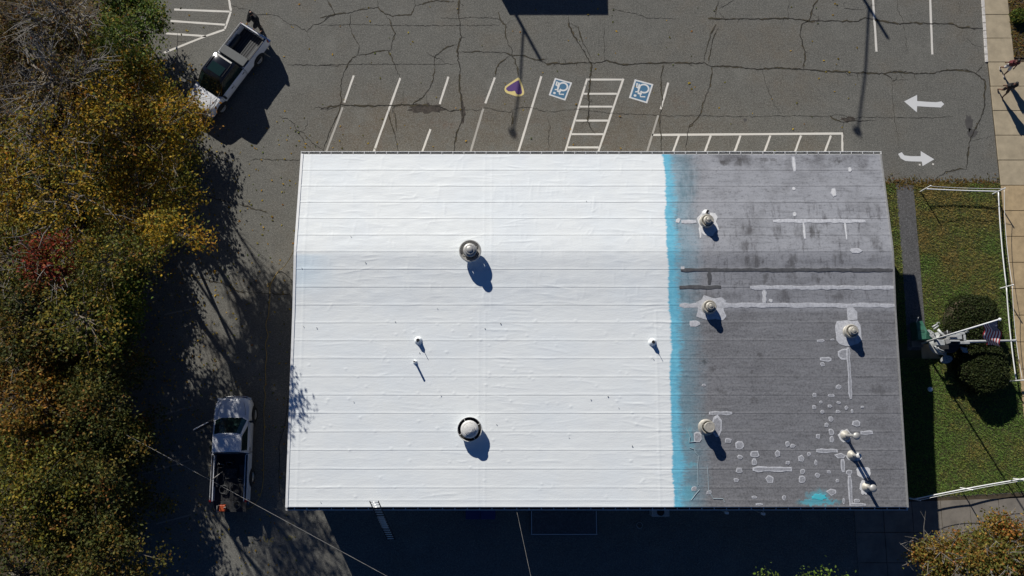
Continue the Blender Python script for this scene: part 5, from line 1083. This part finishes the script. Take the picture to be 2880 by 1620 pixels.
def tree(name, label, cat, px, py, zc, r, pal, nclump, per, size=.085, rz=None, trunk_h=None, twig='bark', twigs=0, seed=1, spread=None, group=None, trunk_r=.17, twl=1.0):
    rg = np.random.default_rng(seed); rd = random.Random(seed)
    c = at(px, py, zc); rz = rz or r * .75
    g0 = at(px, py, 0); base = Vector((c.x + (g0.x - c.x) * .8 + rd.uniform(-.4, .1), c.y + (g0.y - c.y) * .8 + rd.uniform(-.4, .4), -.05))
    t = thing(name, label, cat, base, 0, group); lc = c - base
    u = rg.normal(0, 1, (nclump, 3)); u /= np.linalg.norm(u, axis=1)[:, None]; u[:, 2] = np.where(rg.random(nclump) < .72, np.abs(u[:, 2]), u[:, 2])
    rad = rg.uniform(.30, 1.0, nclump) ** .55
    lob = 1 + .22 * np.sin(np.arctan2(u[:, 1], u[:, 0]) * 3 + seed) + .13 * np.sin(np.arctan2(u[:, 1], u[:, 0]) * 7 + seed * 2)
    cp = u * rad[:, None] * np.array([r, r, rz]) * np.stack([lob, lob, np.ones(nclump)], 1) + np.array(lc)
    # trunk and limbs
    mb = MB(); tz = max(1.5, lc.z - rz * .55); mid = Vector((rd.uniform(-.25, .25), rd.uniform(-.25, .25), tz * .5)); topp = Vector((lc.x * .8, lc.y * .8, tz))
    mb.tube([Vector((0, 0, 0)), mid, topp, Vector((lc.x, lc.y, lc.z + rz * .35))], [trunk_r, trunk_r * .8, trunk_r * .62, trunk_r * .2], 9)
    for i, q_ in enumerate(cp):
        q_ = Vector(q_); s0 = topp.lerp(Vector((lc.x, lc.y, lc.z)), rd.uniform(0, .8)) if i % 3 else mid.lerp(topp, rd.uniform(.6, 1))
        m1 = s0.lerp(q_, .5) + Vector((rd.uniform(-.3, .3), rd.uniform(-.3, .3), rd.uniform(-.2, .35)))
        mb.tube([s0, m1, q_], [trunk_r * .33, trunk_r * .17, .012], 5, cap=False)
    mb.build('trunk', M['bark'], t, True)
    if twigs:
        mb = MB()
        for i in range(twigs):
            q_ = Vector(cp[rd.randrange(nclump)]); d_ = (q_ - Vector(lc)); d_.normalize()
            d_ = (d_ + Vector((rd.uniform(-.7, .7), rd.uniform(-.7, .7), rd.uniform(-.2, .6)))).normalized(); L = rd.uniform(.5, 1.5) * twl
            e_ = q_ + d_ * L + Vector((rd.uniform(-.2, .2), rd.uniform(-.2, .2), .1)); m1 = q_.lerp(e_, .5) + Vector((rd.uniform(-.15, .15), rd.uniform(-.15, .15), 0))
            mb.tube([q_ - d_ * L * .4, m1, e_], [.022, .014, .006], 4, cap=False)
            for _ in range(2):
                s0 = q_.lerp(e_, rd.uniform(.3, .9)); mb.tube([s0, s0 + Vector((rd.uniform(-.45, .45), rd.uniform(-.45, .45), rd.uniform(-.1, .35))) * twl], [.010, .005], 3, cap=False)
        bo = mb.build('branches', M[twig], t); bo['kind'] = 'stuff'
    if per:
        V, col = leaves(cp, per, spread or r * .17, size, pal, rg)
        link('crown', quads_mesh('crown', V, col, M['leaf']), t)
    return t
GT = 'autumn trees along the left side'
tree('autumn_tree', 'green-yellow leafy tree at the top beside the hatched parking markings', 'tree', 370, 38, 2.2, 1.84, 'green', 51, 116, .080, rz=1.14, seed=2, group=GT, twigs=30, spread=0.27, trunk_r=.08)
tree('autumn_tree', 'olive and yellow tree between the bare twiggy tree and the green one at the top', 'tree', 290, 190, 3.2, 2.62, 'olive', 51, 110, .080, rz=1.47, seed=3, group=GT, twigs=70, twig='twig', spread=0.34, trunk_r=.08)
tree('bare_tree', 'nearly bare brown twiggy tree in the top left corner', 'tree', 90, 110, 3.4, 3.54, 'brown', 110, 95, .075, rz=1.96, seed=4, group=GT, twigs=420, twig='twig', spread=0.46)
tree('bare_tree', 'grey leafless branches reaching over the left edge below the bare brown tree', 'tree', 45, 330, 3.4, 2.65, 'brown', 60, 50, .07, rz=1.47, seed=5, group=GT, twigs=230, twig='greytwig', twl=1.3, spread=0.34)
tree('autumn_tree', 'large golden-yellow tree overhanging the hood of the askew white pickup', 'tree', 405, 395, 6.2, 2.71, 'gold', 93, 64, .080, rz=1.61, seed=6, group=GT, twigs=80, spread=0.37)
tree('autumn_tree', 'brownish red shrubby tree behind the golden tree', 'tree', 215, 300, 3.6, 1.98, 'brown', 42, 86, .075, rz=1.12, seed=7, group=GT, twigs=90, twig='twig', spread=0.26)
tree('autumn_tree', 'olive tree with yellow tips at the left edge below the grey branches', 'tree', 90, 470, 3.4, 2.95, 'gold', 76, 74, .080, rz=1.63, seed=8, group=GT, twigs=30, spread=0.38)
tree('autumn_tree', 'yellow and green tree under the golden tree, beside the dappled asphalt', 'tree', 400, 600, 6.0, 2.59, 'gold', 72, 59, .080, rz=1.49, seed=9, group=GT, twigs=30, spread=0.35)
tree('autumn_tree', 'dark green tree with ochre tips in front of the yellow and green tree', 'tree', 245, 590, 2.4, 2.23, 'olive', 59, 83, .080, rz=1.22, seed=10, group=GT, spread=0.28, trunk_r=.08)
tree('red_maple', 'small scarlet red maple crown among the green trees', 'tree', 140, 728, 6.0, 1.15, 'red', 30, 90, .075, rz=0.77, seed=11, group=GT, twigs=30, twig='greytwig', spread=.32)
tree('autumn_tree', 'yellow-green tree just right of the red maple', 'tree', 265, 765, 3.6, 2.35, 'olive', 63, 86, .080, rz=1.33, seed=12, group=GT, twigs=20, twig='twig', spread=0.31, trunk_r=.08)
tree('autumn_tree', 'mixed green and russet tree at the left edge around the red maple', 'tree', 40, 720, 3.6, 2.57, 'olive', 59, 92, .080, rz=1.43, seed=13, group=GT, twigs=60, twig='greytwig', spread=0.33)
tree('autumn_tree', 'dark green tree at the left below the red maple', 'tree', 90, 900, 3.6, 2.81, 'dark', 68, 100, .080, rz=1.56, seed=14, group=GT, twigs=20, spread=0.36)
tree('autumn_tree', 'green tree whose right edge meets the sunlit asphalt strip', 'tree', 300, 900, 2.4, 2.02, 'green', 46, 79, .080, rz=1.10, seed=15, group=GT, spread=0.26, trunk_r=.08)
tree('autumn_tree', 'rusty orange tree at the left edge level with the loaded pickup cab', 'tree', 75, 1110, 3.4, 2.57, 'orange', 68, 74, .085, rz=1.42, seed=16, group=GT, spread=0.33)
tree('autumn_tree', 'dark green tree between the rusty orange tree and the loaded pickup', 'tree', 265, 1130, 3.2, 2.37, 'dark', 59, 120, .080, rz=1.33, seed=17, group=GT, spread=0.31, trunk_r=.08)
tree('autumn_tree', 'green tree with pale leaves left of the loaded pickup bed', 'tree', 270, 1340, 3.2, 2.54, 'dark', 63, 120, .080, rz=1.42, seed=18, group=GT, spread=0.33, trunk_r=.08)
tree('autumn_tree', 'yellow-tipped olive tree at the lower left edge', 'tree', 95, 1390, 3.4, 2.75, 'olive', 68, 78, .085, rz=1.52, seed=19, group=GT, spread=0.35)
tree('autumn_tree', 'dark tree at the bottom left, nearest the faint parking lines', 'tree', 270, 1560, 3.2, 2.54, 'dark', 59, 120, .080, rz=1.42, seed=20, group=GT, spread=0.33, trunk_r=.08)
tree('autumn_tree', 'green tree in the bottom left corner', 'tree', 60, 1620, 3.4, 2.73, 'dark', 59, 74, .080, rz=1.51, seed=21, group=GT, spread=0.35)
tall = at(500, 640, 7.4)
tree('slender_tree', 'slender sparse yellow tree at the right edge of the belt, shading the roof edge', 'tree', 500, 668, 7.3, 1.35, 'gold', 30, 60, .075, rz=1.2, seed=77, group=GT, trunk_r=.09, spread=.28)
tree('slender_tree', 'tall thin-crowned tree rising through the golden canopy behind the pickup hood', 'tree', 300, 345, 8.0, 1.9, 'gold', 34, 55, .075, rz=1.5, seed=78, group=GT, trunk_r=.10, spread=.30)
for i, (x, y, z_, r_, lb_) in enumerate([(190, 40, 8.2, 2.0, 'tall sparse tree above the olive tree at the top left'), (165, 235, 8.4, 2.1, 'tall sparse tree between the bare tree and the golden canopy'), (150, 425, 8.6, 2.1, 'tall sparse tree above the left edge of the golden canopy'), (205, 570, 8.4, 2.0, 'tall sparse tree just above the red maple'), (250, 900, 8.0, 1.9, 'tall sparse tree right of the dark green tree below the red maple')]):
    tree('slender_tree', lb_, 'tree', x, y, z_, r_, ['brown', 'brown', 'gold', 'gold', 'olive'][i], 34, [26, 30, 46, 46, 46][i], .075, rz=1.5, seed=120 + i, group=GT, trunk_r=.09, spread=.32, twigs=[140, 150, 20, 20, 0][i], twig='greytwig')
tree('slender_tree', 'sparse golden tree between the olive tree and the hood of the askew pickup', 'tree', 372, 222, 6.0, 1.75, 'gold', 36, 90, .075, rz=1.2, seed=79, group=GT, trunk_r=.08, spread=.30)
tree('slender_tree', 'sparse olive tree right of the red maple, thin enough to let light through', 'tree', 310, 745, 8.0, 1.9, 'olive', 36, 52, .075, rz=1.4, seed=81, group=GT, trunk_r=.08, spread=.32)
tree('slender_tree', 'sparse green tree at the top beside the hatched parking markings', 'tree', 370, 120, 7.0, 1.6, 'green', 34, 60, .075, rz=1.2, seed=82, group=GT, trunk_r=.06, spread=.30)
UG = 'undergrowth bushes below the left trees'
ug = [(470, 330, 1.7, 'gold', 'low golden undergrowth by the front bumper of the askew pickup'), (330, 480, 2.1, 'gold', 'low golden undergrowth beneath the large golden tree'), (480, 500, 1.6, 'olive', 'low olive undergrowth between the golden tree and the dappled asphalt'), (360, 700, 1.9, 'dark', 'low dark undergrowth right of the yellow-green tree'),
      (200, 850, 2.1, 'olive', 'low olive undergrowth below the red maple'), (330, 830, 1.5, 'green', 'low green undergrowth at the tip of the sunlit asphalt strip'), (190, 1000, 2.2, 'orange', 'low russet undergrowth above the rusty orange tree'), (320, 1020, 1.6, 'dark', 'low dark undergrowth along the shaded lot edge'), (180, 1230, 2.2, 'orange', 'low russet undergrowth below the rusty orange tree'),
      (350, 1230, 1.7, 'dark', 'low dark undergrowth beside the faint bay lines'), (190, 1480, 2.2, 'olive', 'low olive undergrowth near the bottom left corner'), (340, 1450, 1.8, 'dark', 'low dark undergrowth left of the lowest faint bay line'), (60, 1250, 2.0, 'olive', 'low olive undergrowth at the lower left edge'), (60, 600, 2.0, 'gold', 'low golden undergrowth at the left edge'), (60, 980, 2.0, 'orange', 'low russet undergrowth at the left edge'), (150, 350, 2.0, 'brown', 'low brown undergrowth under the bare trees'), (330, 130, 1.8, 'olive', 'low olive undergrowth near the top beside the green tree'), (60, 200, 2.4, 'brown', 'low brown undergrowth in the top left corner')]
for i, (x, y, r_, pl_, lb_) in enumerate(ug):
    tree('undergrowth_bush', lb_, 'bush', x, y, 1.5, r_, pl_, 46, 100, .080, rz=.9, seed=90 + i, group=UG, trunk_r=.05, spread=.30)
# small trees and shrubs at the bottom and right
tree('rust_tree', 'rust and straw coloured small tree with pale bare branches in the bottom right corner', 'tree', 2800, 1570, 3.4, 1.75, 'rust', 75, 190, .070, seed=30, twigs=60, twig='greytwig', trunk_r=.10)
tree('rust_tree', 'straw-green bush with pale twigs left of the rust tree at the bottom right', 'tree', 2655, 1580, 2.6, 1.3, 'rust', 50, 150, .065, seed=31, twigs=80, twig='greytwig', trunk_r=.07)
for i, (x, y, r_, lb_) in enumerate([(2295, 1655, .75, 'bright green leafy sapling tip at the bottom edge'), (2172, 1658, .55, 'small dim green sapling tip at the bottom edge, left of the bright one'), (2385, 1670, .45, 'tiny pale sapling tip at the bottom edge, right of the bright one')]):
    tree('sapling', lb_, 'sapling', x, y, 5.2, r_, 'lime', 16, 60, .06, seed=50 + i, trunk_r=.05, spread=.22)
def bush(label, px, py, r, h, pal, seed, n=5200):
    rg = np.random.default_rng(seed); p = at(px, py, h * .6); t = thing('clipped_bush', label, 'bush', (p.x, p.y, 0), 0)
    a = rg.uniform(0, 2 * math.pi, n); top = rg.random(n) < .6; rr_ = np.where(top, np.sqrt(rg.random(n)) * .93, rg.uniform(.88, 1.0, n)); z = np.where(top, h * (1 - .22 * rr_ ** 3), rg.uniform(.05, .85, n) * h)
    k = r * (1 + .05 * np.sin(a * 5 + seed)); cp = np.stack([rr_ * k * np.cos(a), rr_ * k * np.sin(a) * 1.05, z], 1)
    V, col = leaves(cp, 2, .05, .05, pal, rg); link('foliage', quads_mesh('foliage', V, col, M['leaf']), t)
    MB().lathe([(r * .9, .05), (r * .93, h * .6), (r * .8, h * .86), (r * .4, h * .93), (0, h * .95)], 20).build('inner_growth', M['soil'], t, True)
bush('round dark clipped bush above the gun barrel', 2738, 905, 1.40, 1.25, 'hedge', 60); bush('round dark clipped bush below the gun barrel', 2766, 1036, 1.25, 1.2, 'hedge', 61)
for i, (x, y, r_) in enumerate([(2866, 45, .38)]): bush(['low green shrub in the planting bed at the top right corner', 'low reddish shrub in the planting bed behind the walking people'][i], x, y, r_, .4, ['green', 'brown'][i], 70 + i, 900)

# ---------------------------------------------------------------- grass, fallen leaves
rg = np.random.default_rng(99)
def blades(n, x0, x1, y0, y1, ok):
    x = rg.uniform(x0, x1, n); y = rg.uniform(y0, y1, n); k = ok(x, y); x, y = x[k], y[k]; n = len(x)
    br = vnoise(x, y, 1.6, 5) + .6 * vnoise(x, y, .5, 6) + .55 * (y - 7) / 6
    g_ = np.array([.115, .190, .032]); b_ = np.array([.25, .175, .046]); f_ = np.clip(.36 + .6 * br + rg.normal(0, .22, n), 0, 1)[:, None]
    col = (g_ * (1 - f_) + b_ * f_) * rg.uniform(.55, 1.5, (n, 1))
    a = rg.uniform(0, 6.28, n); L = rg.uniform(.04, .11, n); wv = np.stack([np.cos(a), np.sin(a), 0 * a], 1) * .012; ti = np.stack([-np.sin(a) * L * .8, np.cos(a) * L * .8, L * .7], 1)
    p = np.stack([x, y, 0 * x + .012], 1)
    V = np.stack([p - wv, p + wv, p + ti + wv * .4, p + ti - wv * .4], 1); return V, col
pl, pr = [at(2519, 519), at(2542, 810), at(2552, 985)], [at(2568, 519), at(2594, 825), at(2606, 985)]
def okl(x, y):
    xl = np.interp(y, [q.y for q in pl][::-1], [q.x for q in pl][::-1]); xr_ = np.interp(y, [q.y for q in pr][::-1], [q.x for q in pr][::-1])
    return ~((x > xl) & (x < xr_) & (y > pl[-1].y)) & ~((x < G5(690, 900).x) & (x > 18.9) & (y < G5(0, 640).y) & (y > G5(0, 912).y)) & (y > LAWN_S + .45 * (x - 18.3) / 8.6)
V, col = blades(95000, 18.4, 26.93, LAWN_S, LAWN_N, okl)
gr = link('lawn_grass', quads_mesh('lawn_grass', V, col, M['grass'])); gr['kind'] = 'stuff'; gr['label'] = 'short patchy grass covering the lawn'; gr['category'] = 'grass'
def litter(name, n, gen, pal, size, label, z=.018):
    P_ = gen(n); rg2 = np.random.default_rng(len(P_)); cp = np.column_stack([P_, np.full(len(P_), z)])
    V, col = leaves(cp, 1, .0, size, pal, rg2, 3.0); V[:, :, 2] = np.maximum(V[:, :, 2], .013)
    o = link(name, quads_mesh(name, V, col, M['leaf'])); o['kind'] = 'stuff'; o['label'] = label; o['category'] = 'leaves'
def g1(n):
    x = np.concatenate([rg.normal(-19.5, 1.6, n), rg.uniform(-19, -11, n // 3), rg.uniform(-19, 20, n // 10)]); y = np.concatenate([rg.uniform(-9, 20, n), rg.uniform(-8, 16, n // 3), rg.uniform(13.6, 24, n // 10)]); k = (x > -24) & ~((x > -11) & (y < 13.5)); return np.stack([x[k], y[k]], 1)
litter('fallen_leaves', 1700, g1, 'gold', .065, 'yellow fallen leaves scattered over the asphalt')
litter('fallen_leaves', 1500, lambda n: np.stack([rg.normal(-10.6, .22, n) + 0, rg.uniform(-4.5, 2.2, n)], 1), 'orange', .05, 'rusty leaf litter drifted along the left wall of the building')
litter('fallen_leaves', 1600, lambda n: np.stack([rg.uniform(18.5, 26.9, n), LAWN_N + rg.normal(0, .18, n)], 1), 'brown', .05, 'brown leaf litter along the edge between the asphalt and the lawn', .03)
litter('leaf_mulch', 3500, lambda n: np.stack([rg.uniform(XW, 31, n), rg.uniform(at(2846, 180).y + .4, 27, n)], 1), 'brown', .06, 'brown leaf mulch filling the planting bed', .05)
litter('leaf_mulch', 9000, lambda n: np.stack([rg.uniform(-34, -20.8, n), rg.uniform(-12, 27, n)], 1), 'brown', .09, 'dead leaves covering the ground under the trees', .04)
